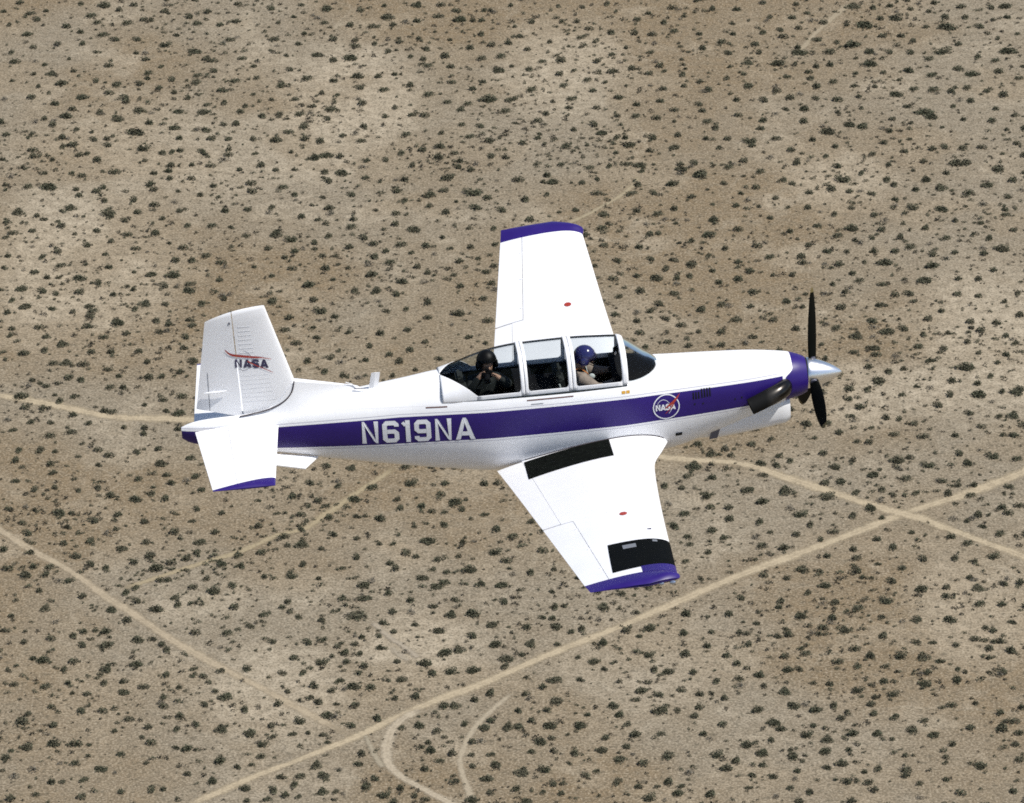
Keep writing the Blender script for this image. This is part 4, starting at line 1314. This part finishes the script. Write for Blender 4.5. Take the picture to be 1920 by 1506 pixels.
# trim tab seam, rib beads, balance horn line
for k in range(8):
    z = 1.80 - k * 0.062
    xa, xb = -8.04 + 0.05 + 0.0, -7.73 + 0.004 * k
    for side in (-1,):
        V = []
        for x in np.linspace(xa + 0.10, xb, 6):
            for dz, o in ((-0.009, 0.001), (0, 0.0035), (0.009, 0.001)):
                V.append((x, side * (fin_half(x, z + dz) + o), z + dz))
        build('stiffening_bead', V, grid_faces(6, 3), white, fin, True, False)
for k in range(7):
    z = 1.09 - k * 0.062
    V = []
    for x in np.linspace(-7.90, -7.55 + 0.012 * k, 6):
        for dz, o in ((-0.008, 0.001), (0, 0.0025), (0.008, 0.001)):
            V.append((x, -(fin_half(x, z + dz) + o), z + dz))
    build('stiffening_bead', V, grid_faces(6, 3), white, fin, True, False)
V = []
for z in np.linspace(0.62, 1.17, 8):
    for dx in (-0.004, 0.004):
        x = -8.345 + 0.02 * (z - 0.62) + dx
        V.append((x, -(fin_half(x, z) + 0.002), z))
build('trim_tab_seam', V, grid_faces(8, 2), greyd, rud, False, False)
tube('trim_tab_fairing', [(-8.40, -0.035, 0.885), (-8.35, -0.048, 0.892), (-8.2, -0.062, 0.900), (-8.10, -0.058, 0.905)], (0.010, 0.016, 0.014, 0.005), white, rud, 8)
box('hinge_cover', (-7.995, -fin_half(-7.995, 1.86) - 0.002, 1.862), (0.022, 0.006, 0.03), grey_metal, rud)
# seal where the fin stands on its fillet
V = []
pts = [(-7.965, 0.52), (-7.80, 0.545), (-7.62, 0.58), (-7.47, 0.63), (-7.35, 0.70), (-7.27, 0.79), (-7.235, 0.88), (-7.222, 0.945)]
zs = hermite([-p[0] for p in pts[::-1]], [p[1] for p in pts[::-1]])
path = []
for p in resample([np.array(q) for q in pts], 0.03):
    path.append((p[0], -(fin_half(min(p[0], f_le(p[1]) - 0.02), p[1]) + 0.035), p[1]))
tube('fin_seal', path, 0.009, rubber, plane, 6)
# dorsal fillet, also swelling round the fin foot
rings = []
for x in np.linspace(-6.33, -8.02, 26):
    top = float(np.interp(-x, [6.33, 6.41, 7.21, 7.30, 7.45, 7.62, 7.80, 8.02], [0.70, 0.765, 0.935, 0.86, 0.66, 0.57, 0.53, 0.49]))
    a = float(np.interp(-x, [6.33, 7.21, 7.5, 8.02], [0.006, 0.05, 0.085, 0.06]))
    zb = f_zc(x) + f_up(x) * 0.72
    b = fus_y(x, zb)
    top = max(top, zb + 0.02)
    ring = []
    for t in np.linspace(0, 1, 7):
        ring.append((x, -(b * (1 - t)**2 + 2 * t * (1 - t) * (a + 0.02) + t * t * a), zb + (top - zb) * (t**1.15)))
    ring += [(p[0], -p[1], p[2]) for p in ring[::-1]]
    rings.append(ring)
loft('dorsal_fillet', rings, white, plane, (True, True), True, 60)
# ventral strakes
for sg in (-1, 1):
    V = []
    for (x, y, z) in ((-6.99, 0.20, -0.125), (-7.185, 0.45, -0.150), (-7.90, 0.43, 0.02), (-8.05, 0.12, 0.03)):
        V += [(x, sg * y, z + 0.008), (x, sg * y, z - 0.008)]
    F = [(0, 2, 4, 6), (1, 7, 5, 3)] + [(2 * i, 2 * i + 1, (2 * i + 3) % 8, (2 * i + 2) % 8) for i in range(4)]
    build('ventral_strake', V, F, white, plane, False, True)
# antennas on the rear deck
V = []
for z, xa, xb, h in ((0.70, -6.13, -6.255, 0.012), (0.925, -6.090, -6.205, 0.006)):
    V += [(xa, 0, z), ((xa + xb) / 2, -h, z), (xb, 0, z), ((xa + xb) / 2, h, z)]
build('blade_antenna', V, [(0, 1, 2, 3), (4, 7, 6, 5), (0, 4, 5, 1), (1, 5, 6, 2), (2, 6, 7, 3), (3, 7, 4, 0)], white, plane, False, True)
tube('whip_antenna', [(-6.42, -0.02, 0.74), (-6.47, -0.02, 0.80), (-6.55, -0.02, 0.835)], 0.006, white, plane, 6)
tube('whip_antenna', [(-6.30, -0.05, 0.735), (-6.45, -0.05, 0.745)], 0.006, grey_metal, plane, 6)
tube('drain_tube', [(-6.62, -0.14, 0.60), (-6.72, -0.14, 0.62)], 0.007, grey_metal, plane, 6)

# ---- nose
chin = []
for x in np.linspace(-0.735, -2.30, 24):
    k = (-0.735 - x) / 1.565
    zb = float(np.interp(-x, [0.735, 0.80, 1.0, 1.3, 1.7, 2.0, 2.3], [-0.335, -0.365, -0.395, -0.43, -0.475, -0.47, -0.40]))
    zt_ = 0.12
    w = float(np.interp(-x, [0.735, 0.80, 1.0, 1.4, 1.7, 2.0, 2.3], [0.245, 0.27, 0.29, 0.31, 0.31, 0.25, 0.14]))
    ring = []
    for a in np.linspace(0, 2 * PI, 32, endpoint=False):
        n = 2.7
        c, s = math.cos(a), math.sin(a)
        yy = math.copysign(abs(c)**(2 / n), c) * w
        zz = (zt_ + zb) / 2 + math.copysign(abs(s)**(2 / n), s) * (zt_ - zb) / 2
        ring.append((x, yy, zz))
    chin.append(ring)
chn = loft('chin_intake', chin, white, plane, (False, True), True, 60)
inner = [[(x, y * f, (z + 0.10) * f - 0.10) for (x, y, z) in chin[0]] for f in (1.0,)]
inner.append([(-0.78, y * 0.86, (z + 0.10) * 0.86 - 0.10) for (_, y, z) in chin[0]])
inner.append([(-1.05, y * 0.7, (z + 0.10) * 0.7 - 0.10) for (_, y, z) in chin[0]])
loft('intake_throat', inner, soot, chn, (False, True), True, 60)
# cooler outlet flap under the cowl
V = [(-1.68, -0.308, -0.20), (-1.78, -0.308, -0.22), (-1.835, -0.262, -0.405), (-1.725, -0.262, -0.395)]
V = V + [(x, y - 0.012, z - 0.01) for x, y, z in V]
build('cooler_outlet', V, [(0, 1, 2, 3), (4, 7, 6, 5), (0, 4, 5, 1), (1, 5, 6, 2), (2, 6, 7, 3), (3, 7, 4, 0)], grey_metal, plane, False, True)
V = []
for (x, z) in ((-2.21, -0.165), (-2.30, -0.165), (-2.30, -0.215), (-2.21, -0.215)):
    V.append((x, -(fus_y(x, z) + 0.004), z))
build('static_vent', V, [(0, 1, 2, 3)], soot, plane, False, False)
# louvres in the stripe
for k in range(7):
    x = -2.045 + k * 0.036 + (0.006 if k > 2 else 0)
    h = 0.10 if k < 3 else 0.135
    V = []
    for z in np.linspace(0.315 + 0.003 * k, 0.315 + h, 4):
        y = -fus_y(x, z)
        V += [(x - 0.009, y - 0.003, z), (x + 0.009, y - 0.011, z)]
    build('louvre', V, grid_faces(4, 2), soot, plane, False, False)
for (x, z) in ((-1.40, 0.255), (-1.49, 0.245), (-1.92, 0.245), (-2.03, 0.25)):
    box('fastener', (x, -fus_y(x, z) - 0.001, z), (0.016, 0.006, 0.022), soot, plane)

# exhaust stacks
for sg in (-1, 1):
    path = [(-0.80, sg * 0.26, 0.27), (-0.83, sg * 0.36, 0.28), (-0.92, sg * 0.45, 0.275), (-1.05, sg * 0.505, 0.245), (-1.18, sg * 0.530, 0.200), (-1.31, sg * 0.548, 0.155)]
    path = [(p[0], p[1], p[2]) for p in resample([np.array(q) for q in path], 0.03)]
    n = len(path)
    rads = [(0.098 + 0.016 * min(1, i / n * 2), 0.126 - 0.020 * (i / n)) for i in range(n)]
    rings = tube_rings(path, rads, 20)
    ex = loft('exhaust_stack', rings, steel, plane, (False, False))
    inn = tube_rings(path[::-1], [(r[0] * 0.93, r[1] * 0.93) for r in rads[::-1]], 20)
    loft('exhaust_bore', inn, soot, ex, (False, True))
    # gasket where it leaves the cowl
# propeller, thrust line canted down
prop = bpy.data.objects.new('propeller', None)
link(prop, plane)
CANT = rad(4.5)
prop.location = (0, 0, 0.25)
prop.rotation_euler = (0, CANT, 0)
prof = [(0.0, 0.0), (-0.008, 0.016), (-0.04, 0.043), (-0.10, 0.082), (-0.18, 0.123), (-0.27, 0.158), (-0.36, 0.186), (-0.43, 0.203), (-0.475, 0.210), (-0.485, 0.205)]
rings = [[(x, r * math.cos(a), r * math.sin(a)) for a in np.linspace(0, 2 * PI, 40, endpoint=False)] for x, r in prof[1:]]
v = [p for r in rings for p in r]
f = grid_faces(len(rings), 40, True)
v.append((0, 0, 0))
f += [(len(v) - 1, (k + 1) % 40, k) for k in range(40)]
f.append(tuple(range((len(rings) - 1) * 40, len(rings) * 40)))
build('spinner', v, f, chrome, prop, True, True, 40)
loft('backplate', [[(x, r * math.cos(a), r * math.sin(a)) for a in np.linspace(0, 2 * PI, 32, endpoint=False)] for x, r in ((-0.486, 0.20), (-0.50, 0.20), (-0.53, 0.17))], soot, prop)


def blade_mesh(part):
    rings = []
    rr = np.linspace(0.17, 1.07, 16) if part == 0 else np.linspace(1.07, 1.135, 6)
    for r in rr:
        c = float(np.interp(r, [0.17, 0.3, 0.5, 0.75, 0.95, 1.05, 1.11, 1.135], [0.12, 0.15, 0.19, 0.195, 0.165, 0.13, 0.085, 0.03]))
        th = float(np.interp(r, [0.17, 0.35, 0.7, 1.135], [0.07, 0.032, 0.018, 0.008]))
        pitch = rad(float(np.interp(r, [0.17, 0.5, 1.135], [62, 46, 32])))
        ring = []
        for a in np.linspace(0, 2 * PI, 16, endpoint=False):
            u, w = 0.5 * c * math.cos(a), 0.5 * th * math.sin(a) * (1 if math.sin(a) > 0 else 0.5)
            # u across the blade, w through it
            px = u * math.sin(pitch) + w * math.cos(pitch)
            py = u * math.cos(pitch) - w * math.sin(pitch)
            ring.append((px, py, r))
        rings.append(ring)
    n = 16
    v = [p for q in rings for p in q]
    f = grid_faces(len(rings), n, True) + [tuple(range(n)), tuple(range((len(rings) - 1) * n, len(rings) * n))]
    return v, f


for k, phi in enumerate((18, 138, -102)):
    m_ = Matrix.Translation((-0.40, 0, 0)) @ Matrix.Rotation(rad(-phi), 4, 'X')
    v, f = blade_mesh(0)
    bl = build('blade', [m_ @ Vector(p) for p in v], f, blade_m, prop, True, True, 50)
    v, f = blade_mesh(1)
    bt = build('blade', [m_ @ Vector(p) for p in v], f, tip_m, prop, True, True, 50)
    bt.name = 'blade_tip'
    tube('blade_cuff', [tuple(m_ @ Vector((0, 0, 0.15))), tuple(m_ @ Vector((0, 0, 0.215)))], (0.05, 0.042), grey_metal, prop, 14)

# ---- lettering and marks
def strip(pts, th, clip=None):
    """mitred strip along a polyline in letter space, cut into short quads"""
    P = [np.array(p, float) for p in pts]
    L, R = [], []
    for i, p in enumerate(P):
        d0 = (P[i] - P[i - 1]) if i > 0 else None
        d1 = (P[i + 1] - P[i]) if i < len(P) - 1 else None
        if d0 is not None:
            d0 = d0 / np.linalg.norm(d0)
        if d1 is not None:
            d1 = d1 / np.linalg.norm(d1)
        if d0 is None:
            n = np.array([-d1[1], d1[0]])
        elif d1 is None:
            n = np.array([-d0[1], d0[0]])
        else:
            n0, n1 = np.array([-d0[1], d0[0]]), np.array([-d1[1], d1[0]])
            n = n0 + n1
            n = n / max(0.22, float(n @ n0)) if np.linalg.norm(n) > 1e-6 else n0
        L.append(p + n * th / 2)
        R.append(p - n * th / 2)
    out = []
    for i in range(len(P) - 1):
        k = max(1, int(np.linalg.norm(P[i + 1] - P[i]) / 0.16))
        for j in range(k):
            a, b = j / k, (j + 1) / k
            q = [L[i] * (1 - a) + L[i + 1] * a, L[i] * (1 - b) + L[i + 1] * b, R[i] * (1 - b) + R[i + 1] * b, R[i] * (1 - a) + R[i + 1] * a]
            if clip:
                q = [np.array([c[0], min(max(c[1], clip[0]), clip[1])]) for c in q]
            out.append(q)
    return out


T_ = 0.20
GL = {
    'N': (0.72, [([(0.10, -0.1), (0.10, 1.02), (0.62, -0.02), (0.62, 1.1)], True)]),
    '6': (0.66, [([(0.585, 0.74), (0.585, 0.82), (0.50, 0.90), (0.18, 0.90), (0.09, 0.81), (0.09, 0.19), (0.18, 0.10), (0.49, 0.10), (0.58, 0.19), (0.58, 0.43), (0.49, 0.52), (0.19, 0.52)], False)]),
    '9': (0.66, [([(0.075, 0.26), (0.075, 0.18), (0.16, 0.10), (0.48, 0.10), (0.57, 0.19), (0.57, 0.81), (0.48, 0.90), (0.17, 0.90), (0.08, 0.81), (0.08, 0.57), (0.17, 0.48), (0.47, 0.48)], False)]),
    '1': (0.36, [([(0.23, 0.0), (0.23, 1.0)], False), ([(0.13, 0.88), (0.03, 0.80)], False)]),
    'A': (0.76, [([(0.06, -0.06), (0.38, 1.02), (0.70, -0.06)], True), ([(0.235, 0.28), (0.525, 0.28)], False)]),
    'S': (0.64, [([(0.56, 0.72), (0.56, 0.80), (0.47, 0.90), (0.17, 0.90), (0.08, 0.81), (0.08, 0.61), (0.17, 0.51), (0.47, 0.49), (0.56, 0.40), (0.56, 0.19), (0.47, 0.10), (0.17, 0.10), (0.08, 0.20), (0.08, 0.28)], False)]),
}


def lettering(name, text, place, mat, parent, th=T_, gap=0.16, wscale=1.0):
    """place(u, v) -> 3-D point; u in letter heights"""
    V, F = [], []
    u = 0.0
    for ch in text:
        w, strokes = GL[ch]
        for si, (pts, clip) in enumerate(strokes):
            for q in strip(pts, th, (0.0, 1.0) if clip else None):
                b = len(V)
                for c in q:
                    V.append(place((u + c[0]) * wscale, c[1], si))
                F.append((b, b + 1, b + 2, b + 3))
        u += w + gap
    return build(name, V, F, mat, parent, False, False)


def on_hull(x0, z0, size, tilt=0.0, off=0.004):
    def f(u, v, k=0):
        x, z = x0 + u * size, z0 + v * size + tilt * u * size
        return (x, -(fus_y(x, z) + off + 0.001 * k), z)
    return f


def on_fin(x0, z0, size, tilt=0.0, off=0.004):
    def f(u, v, k=0):
        x, z = x0 + u * size, z0 + v * size + tilt * u * size
        return (x, -(fin_half(x, z) + off + 0.001 * k), z)
    return f


reg = lettering('registration_lettering', 'N619NA', on_hull(-6.41, 0.088, 0.318, -0.012), wletter, fus, 0.19, 0.16, 0.985)
# roundel on the stripe
cx, cz, cr = -2.41, 0.262, 0.178
V, F = [], []
N = 56
for k in range(N):
    a = 2 * PI * k / N
    for r in (cr, cr - 0.014):
        x, z = cx + r * math.cos(a), cz + r * math.sin(a)
        V.append((x, -(fus_y(x, z) + 0.005), z))
for k in range(N):
    j = (k + 1) % N
    F.append((2 * k, 2 * j, 2 * j + 1, 2 * k + 1))
rd = build('roundel_ring', V, F, wletter, fus, False, False)
V = [(cx, -(fus_y(cx, cz) + 0.0035), cz)]
for r in (0.06, 0.12, cr - 0.012):
    for k in range(N):
        a = 2 * PI * k / N
        x, z = cx + r * math.cos(a), cz + r * math.sin(a)
        V.append((x, -(fus_y(x, z) + 0.0035), z))
F = [(0, 1 + k, 1 + (k + 1) % N) for k in range(N)]
for rr in range(2):
    for k in range(N):
        j = (k + 1) % N
        F.append((1 + rr * N + k, 1 + (rr + 1) * N + k, 1 + (rr + 1) * N + j, 1 + rr * N + j))
build('roundel_disc', V, F, blue, rd, False, False)
lettering('roundel_lettering', 'NASA', on_hull(cx - 0.142, cz - 0.045, 0.087, 0.0, 0.0065), wletter, rd, 0.25, 0.06, 0.985)


def swoosh(name, pts, widths, place, mat, parent):
    P = resample([np.array(p) for p in pts], 0.02)
    n = len(P)
    W = np.interp(np.linspace(0, 1, n), np.linspace(0, 1, len(widths)), widths)
    d = np.gradient(P, axis=0)
    d /= np.linalg.norm(d, axis=1)[:, None]
    V = []
    for i in range(n):
        nn = np.array([-d[i, 1], d[i, 0]]) * W[i] / 2
        V += [place(*(P[i] + nn)), place(*(P[i] - nn))]
    return build(name, V, grid_faces(n, 2), mat, parent, False, False)


hull0 = lambda off: (lambda u, v: (cx + u, -(fus_y(cx + u, cz + v) + off), cz + v))
swoosh('roundel_vector', [(-0.02, -0.02), (0.05, 0.03), (0.11, 0.075), (0.185, 0.165)], [0.008, 0.035, 0.03, 0.004], hull0(0.0085), redp, rd)
swoosh('roundel_vector', [(-0.02, -0.10), (0.06, -0.02), (0.10, 0.045)], [0.004, 0.012, 0.02], hull0(0.008), redp, rd)
orb = [(-0.10, -0.02), (-0.115, 0.05), (-0.07, 0.10), (-0.01, 0.10), (0.05, 0.04), (0.07, -0.03), (0.03, -0.10)]
swoosh('roundel_orbit', orb, [0.006, 0.005, 0.007, 0.006, 0.004, 0.006, 0.005], hull0(0.0055), wletter, rd)

fin0 = lambda u, v: (u, -(fin_half(u, v) + 0.006), v)
lettering('fin_lettering', 'NASA', on_fin(-7.965, 1.222, 0.118, -0.10), navy, fin, 0.27, 0.20, 1.03)
swoosh('fin_vector', [(-8.083, 1.487), (-8.04, 1.435), (-7.99, 1.405), (-7.90, 1.385), (-7.78, 1.362), (-7.62, 1.335), (-7.49, 1.297)], [0.006, 0.030, 0.034, 0.030, 0.026, 0.012, 0.004], fin0, redp, fin)
swoosh('fin_vector', [(-7.80, 1.30), (-7.72, 1.245), (-7.60, 1.175), (-7.485, 1.105)], [0.02, 0.013, 0.010, 0.005], fin0, redp, fin)
swoosh('fin_orbit', [(-7.93, 1.20), (-7.86, 1.17), (-7.80, 1.20), (-7.74, 1.33), (-7.80, 1.43), (-7.85, 1.455)], [0.004, 0.005, 0.004, 0.004, 0.005, 0.003], lambda u, v: (u, -(fin_half(u, v) + 0.0045), v), navy, fin)
# rescue marking below the windscreen
for xa, xb in ((-2.985, -2.935), (-2.925, -2.878)):
    V = []
    for x in np.linspace(xa, xb, 4):
        for z in (0.512, 0.548):
            V.append((x, -(fus_y(x, z) + 0.004), z))
    build('rescue_marking', V, grid_faces(4, 2), amber, fus, False, False)
V = []
for x in np.linspace(-4.02, -4.18, 5):
    for z in (0.497, 0.505):
        V.append((x, -(fus_y(x, z) + 0.004), z))
build('handhold', V, grid_faces(5, 2), greyd, fus, False, False)

# ------------------------------------------------------------------ people
PM = np.array(plane.matrix_world)


def skin_body(name, joints, bones, radii, kinds, mats, root, sub=2):
    """one continuous body grown round a skeleton; kinds per joint pick the material"""
    me = bpy.data.meshes.new(name + '_bones')
    me.from_pydata([tuple(j) for j in joints], bones, [])
    o = bpy.data.objects.new(name + '_bones', me)
    COL.objects.link(o)
    md = o.modifiers.new('skin', 'SKIN')
    md.use_smooth_shade = True
    if not me.skin_vertices:
        bpy.context.view_layer.objects.active = o
        bpy.ops.mesh.customdata_skin_add() if hasattr(bpy.ops.mesh, 'customdata_skin_add') else None
    lay = me.skin_vertices[0].data
    for i, r in enumerate(radii):
        lay[i].radius = r if hasattr(r, '__len__') else (r, r)
        lay[i].use_root = (i in root)
    sb = o.modifiers.new('sub', 'SUBSURF')
    sb.levels = sub
    sb.render_levels = sub
    dg = bpy.context.evaluated_depsgraph_get()
    dg.update()
    res = bpy.data.meshes.new_from_object(o.evaluated_get(dg))
    COL.objects.unlink(o)
    bpy.data.objects.remove(o)
    res.name = name
    res.materials.clear()
    for m in mats:
        res.materials.append(m)
    J = np.array(joints)
    E_ = bones
    for p in res.polygons:
        c = np.array(p.center)
        best, bk = 1e9, 0
        for a, b in E_:
            ab = J[b] - J[a]
            t = float(np.clip((c - J[a]) @ ab / max(1e-9, ab @ ab), 0, 1))
            dd = np.linalg.norm(c - J[a] - t * ab)
            if dd < best:
                best, bk = dd, (kinds[a] if t < 0.5 else kinds[b])
        p.material_index = bk
        p.use_smooth = True
    return res


def add_fingers(J, B, Rr, K, hand, fwd, across, palm_n, kind, curl=0.6):
    """five short finger chains rooted in the palm joint"""
    fwd, across, palm_n = [np.array(v, float) / np.linalg.norm(v) for v in (fwd, across, palm_n)]
    hi = hand
    base = np.array(J[hi])
    specs = [(-0.030, 0.075), (-0.010, 0.085), (0.010, 0.08), (0.030, 0.065)]
    for off, ln in specs:
        p0 = base + across * off + fwd * 0.035
        p1 = p0 + fwd * ln * 0.5
        p2 = p1 + (fwd * (1 - curl) - palm_n * curl) * ln * 0.5
        a = len(J)
        J += [tuple(p0), tuple(p1), tuple(p2)]
        Rr += [0.011, 0.010, 0.008]
        K += [kind] * 3
        B += [(hi, a), (a, a + 1), (a + 1, a + 2)]
    p0 = base - across * 0.045 + fwd * 0.005
    p1 = p0 - across * 0.022 + fwd * 0.03 - palm_n * 0.012
    a = len(J)
    J += [tuple(p0), tuple(p1)]
    Rr += [0.013, 0.010]
    K += [kind] * 2
    B += [(hi, a), (a, a + 1)]


def ellipsoid(name, c, r, mat, parent, seg=24, fn=None, rot=None):
    b = bmesh.new()
    bmesh.ops.create_uvsphere(b, u_segments=seg, v_segments=seg * 2 // 3, radius=1.0)
    for v in b.verts:
        p = Vector((v.co.x * r[0], v.co.y * r[1], v.co.z * r[2]))
        if fn:
            p = fn(p)
        v.co = p
    if fn is not None:
        dele = [v for v in b.verts if v.co.x > 50]
        bmesh.ops.delete(b, geom=dele, context='VERTS')
    for v in b.verts:
        if rot is not None:
            v.co = rot @ v.co
        v.co += Vector(c)
    me = bpy.data.meshes.new(name)
    b.to_mesh(me)
    b.free()
    me.shade_smooth()
    me.materials.append(mat)
    return link(bpy.data.objects.new(name, me), parent)


def place_in_plane(o):
    o.matrix_world = Matrix(PM.tolist())


# pilot in the front seat, hands forward
J = [(-3.45, 0, 0.10), (-3.50, 0, 0.32), (-3.50, 0, 0.52), (-3.475, 0, 0.665), (-3.45, 0, 0.735), (-3.425, 0, 0.80), (-3.405, 0, 0.90)]
B = [(0, 1), (1, 2), (2, 3), (3, 4), (4, 5), (5, 6)]
Rr = [(0.17, 0.13), (0.155, 0.115), (0.175, 0.12), (0.085, 0.08), 0.058, (0.075, 0.09), (0.075, 0.085)]
K = [0, 0, 1, 1, 2, 2, 2]
hands = []
for sg in (-1, 1):
    a = len(J)
    J += [(-3.455, sg * 0.205, 0.625), (-3.265, sg * 0.275, 0.49), (-3.10, sg * 0.20, 0.52), (-3.03, sg * 0.16, 0.525)]
    B += [(2, a), (a, a + 1), (a + 1, a + 2), (a + 2, a + 3)]
    Rr += [0.100, 0.082, 0.050, (0.040, 0.026)]
    K += [0, 0, 0, 3]
    hands.append((a + 3, sg))
    a = len(J)
    J += [(-3.30, sg * 0.12, 0.11), (-3.02, sg * 0.15, 0.20), (-2.86, sg * 0.14, -0.16), (-2.78, sg * 0.14, -0.20)]
    B += [(0, a), (a, a + 1), (a + 1, a + 2), (a + 2, a + 3)]
    Rr += [0.095, 0.072, 0.05, 0.045]
    K += [0, 0, 0, 1]
for h, sg in hands:
    add_fingers(J, B, Rr, K, h, (0.9, -0.1 * sg, -0.2), (0, 0.3 * sg, -1), (0, -sg, 0), 3, 0.6)
body = skin_body('person', J, B, Rr, K, [suit_t, vest, skinm, vest], (0,))
p1 = bpy.data.objects.new('person', body)
COL.objects.link(p1)
place_in_plane(p1)
tag(p1, 'person in the front seat, tan flight suit, dark vest and glossy blue helmet', 'person')


def shell_cut(facing):
    def f(p):
        # open the helmet at the face
        if p.x > 0.055 and p.z < 0.0 and p.z > -0.2 and abs(p.y) < 0.085:
            return Vector((99, 0, 0))
        return p
    return f


Rz = Matrix.Rotation(rad(-20), 3, 'Z')
hm = ellipsoid('helmet', (-3.40, -0.005, 0.875), (0.148, 0.132, 0.142), helm_b, p1, 28, shell_cut(0), Rz)
ellipsoid('visor', (-3.385, -0.012, 0.868), (0.150, 0.120, 0.085), visor, hm, 20, lambda p: p if p.x > 0.02 else Vector((99, 0, 0)), Rz)
ellipsoid('earcup', (-3.425, -0.128, 0.835), (0.055, 0.022, 0.065), helm_b, hm, 14)
ellipsoid('earcup', (-3.385, 0.125, 0.835), (0.055, 0.022, 0.065), helm_b, hm, 14)
ellipsoid('nose', (-3.30, -0.035, 0.80), (0.022, 0.016, 0.028), skinm, p1, 10)
tube('microphone_boom', [(-3.36, -0.13, 0.81), (-3.30, -0.11, 0.765), (-3.275, -0.06, 0.76)], (0.006, 0.006, 0.013), panelm, hm, 8)
tube('harness_strap', [(-3.56, -0.10, 0.735), (-3.47, -0.105, 0.745), (-3.38, -0.10, 0.66), (-3.35, -0.09, 0.48), (-3.33, -0.07, 0.30)], [(0.024, 0.006)] * 5, orange, p1, 8)
tube('harness_strap', [(-3.56, 0.10, 0.735), (-3.47, 0.105, 0.745), (-3.38, 0.10, 0.66), (-3.35, 0.09, 0.48), (-3.33, 0.07, 0.30)], [(0.024, 0.006)] * 5, strap, p1, 8)
ellipsoid('oxygen_hose_clip', (-3.33, -0.13, 0.62), (0.045, 0.03, 0.04), strap, p1, 12)

# passenger in the rear seat, turned to starboard with a camera at the face
J = [(-4.74, 0.02, 0.12), (-4.76, 0.02, 0.32), (-4.72, 0.03, 0.54), (-4.70, 0.01, 0.69), (-4.695, -0.005, 0.76), (-4.685, -0.01, 0.86), (-4.685, -0.01, 0.945)]
B = [(0, 1), (1, 2), (2, 3), (3, 4), (4, 5), (5, 6)]
Rr = [(0.17, 0.14), (0.16, 0.125), (0.17, 0.13), (0.09, 0.085), 0.058, (0.082, 0.09), (0.082, 0.085)]
K = [0, 0, 0, 0, 1, 1, 1]
hands = []
for sx, el, hd in ((-1, (-4.93, -0.16, 0.60), (-4.80, -0.155, 0.812)), (1, (-4.42, -0.19, 0.645), (-4.575, -0.185, 0.79))):
    a = len(J)
    wr = np.array(hd) * 0.72 + np.array(el) * 0.28
    J += [(-4.715 + sx * 0.185, 0.01, 0.655), el, tuple(wr), hd]
    B += [(2, a), (a, a + 1), (a + 1, a + 2), (a + 2, a + 3)]
    Rr += [0.09, 0.066, 0.040, (0.042, 0.032)]
    K += [0, 0, 0, 1]
    hands.append((a + 3, sx))
for sg in (-1, 1):
    a = len(J)
    J += [(-4.60, sg * 0.12, 0.13), (-4.34, sg * 0.14, 0.20), (-4.22, sg * 0.14, -0.16), (-4.14, sg * 0.14, -0.21)]
    B += [(0, a), (a, a + 1), (a + 1, a + 2), (a + 2, a + 3)]
    Rr += [0.095, 0.072, 0.05, 0.045]
    K += [0, 0, 0, 0]
for h, sx in hands:
    add_fingers(J, B, Rr, K, h, (-sx * 0.75, -0.1, 0.45), (0, -0.5, 0.8), (-sx * 0.3, 0.6, 0.2), 1, 0.5)
body = skin_body('person', J, B, Rr, K, [suit_d, skinm], (0,))
p2 = bpy.data.objects.new('person', body)
COL.objects.link(p2)
place_in_plane(p2)
tag(p2, 'person in the rear seat, dark clothing and black helmet, both hands raised to the face', 'person')
Rq = Matrix.Rotation(rad(-78), 3, 'Z')


def shell2(p):
    if p.x > 0.05 and p.z < 0.01 and abs(p.y) < 0.085:
        return Vector((99, 0, 0))
    return p


hm2 = ellipsoid('helmet', (-4.688, 0.0, 0.935), (0.145, 0.135, 0.155), helm_k, p2, 28, shell2, Rq)
ellipsoid('earcup', (-4.815, -0.02, 0.885), (0.024, 0.05, 0.062), helm_k, hm2, 14)
ellipsoid('earcup', (-4.56, 0.0, 0.885), (0.024, 0.05, 0.062), helm_k, hm2, 14)
ellipsoid('nose', (-4.665, -0.10, 0.865), (0.016, 0.022, 0.028), skinm, p2, 10)
camo = box('handheld_camera', (-4.705, -0.165, 0.825), (0.145, 0.065, 0.095), panelm, None, None, 0.012)
place_in_plane(camo)
tube('lens', [(-4.71, -0.19, 0.815), (-4.712, -0.24, 0.80), (-4.714, -0.30, 0.785)], (0.038, 0.042, 0.044), panelm, camo, 16)
box('viewfinder', (-4.705, -0.16, 0.885), (0.05, 0.05, 0.035), panelm, camo, None, 0.008)
tag(camo, 'black camera held to the face of the person in the rear seat', 'camera')
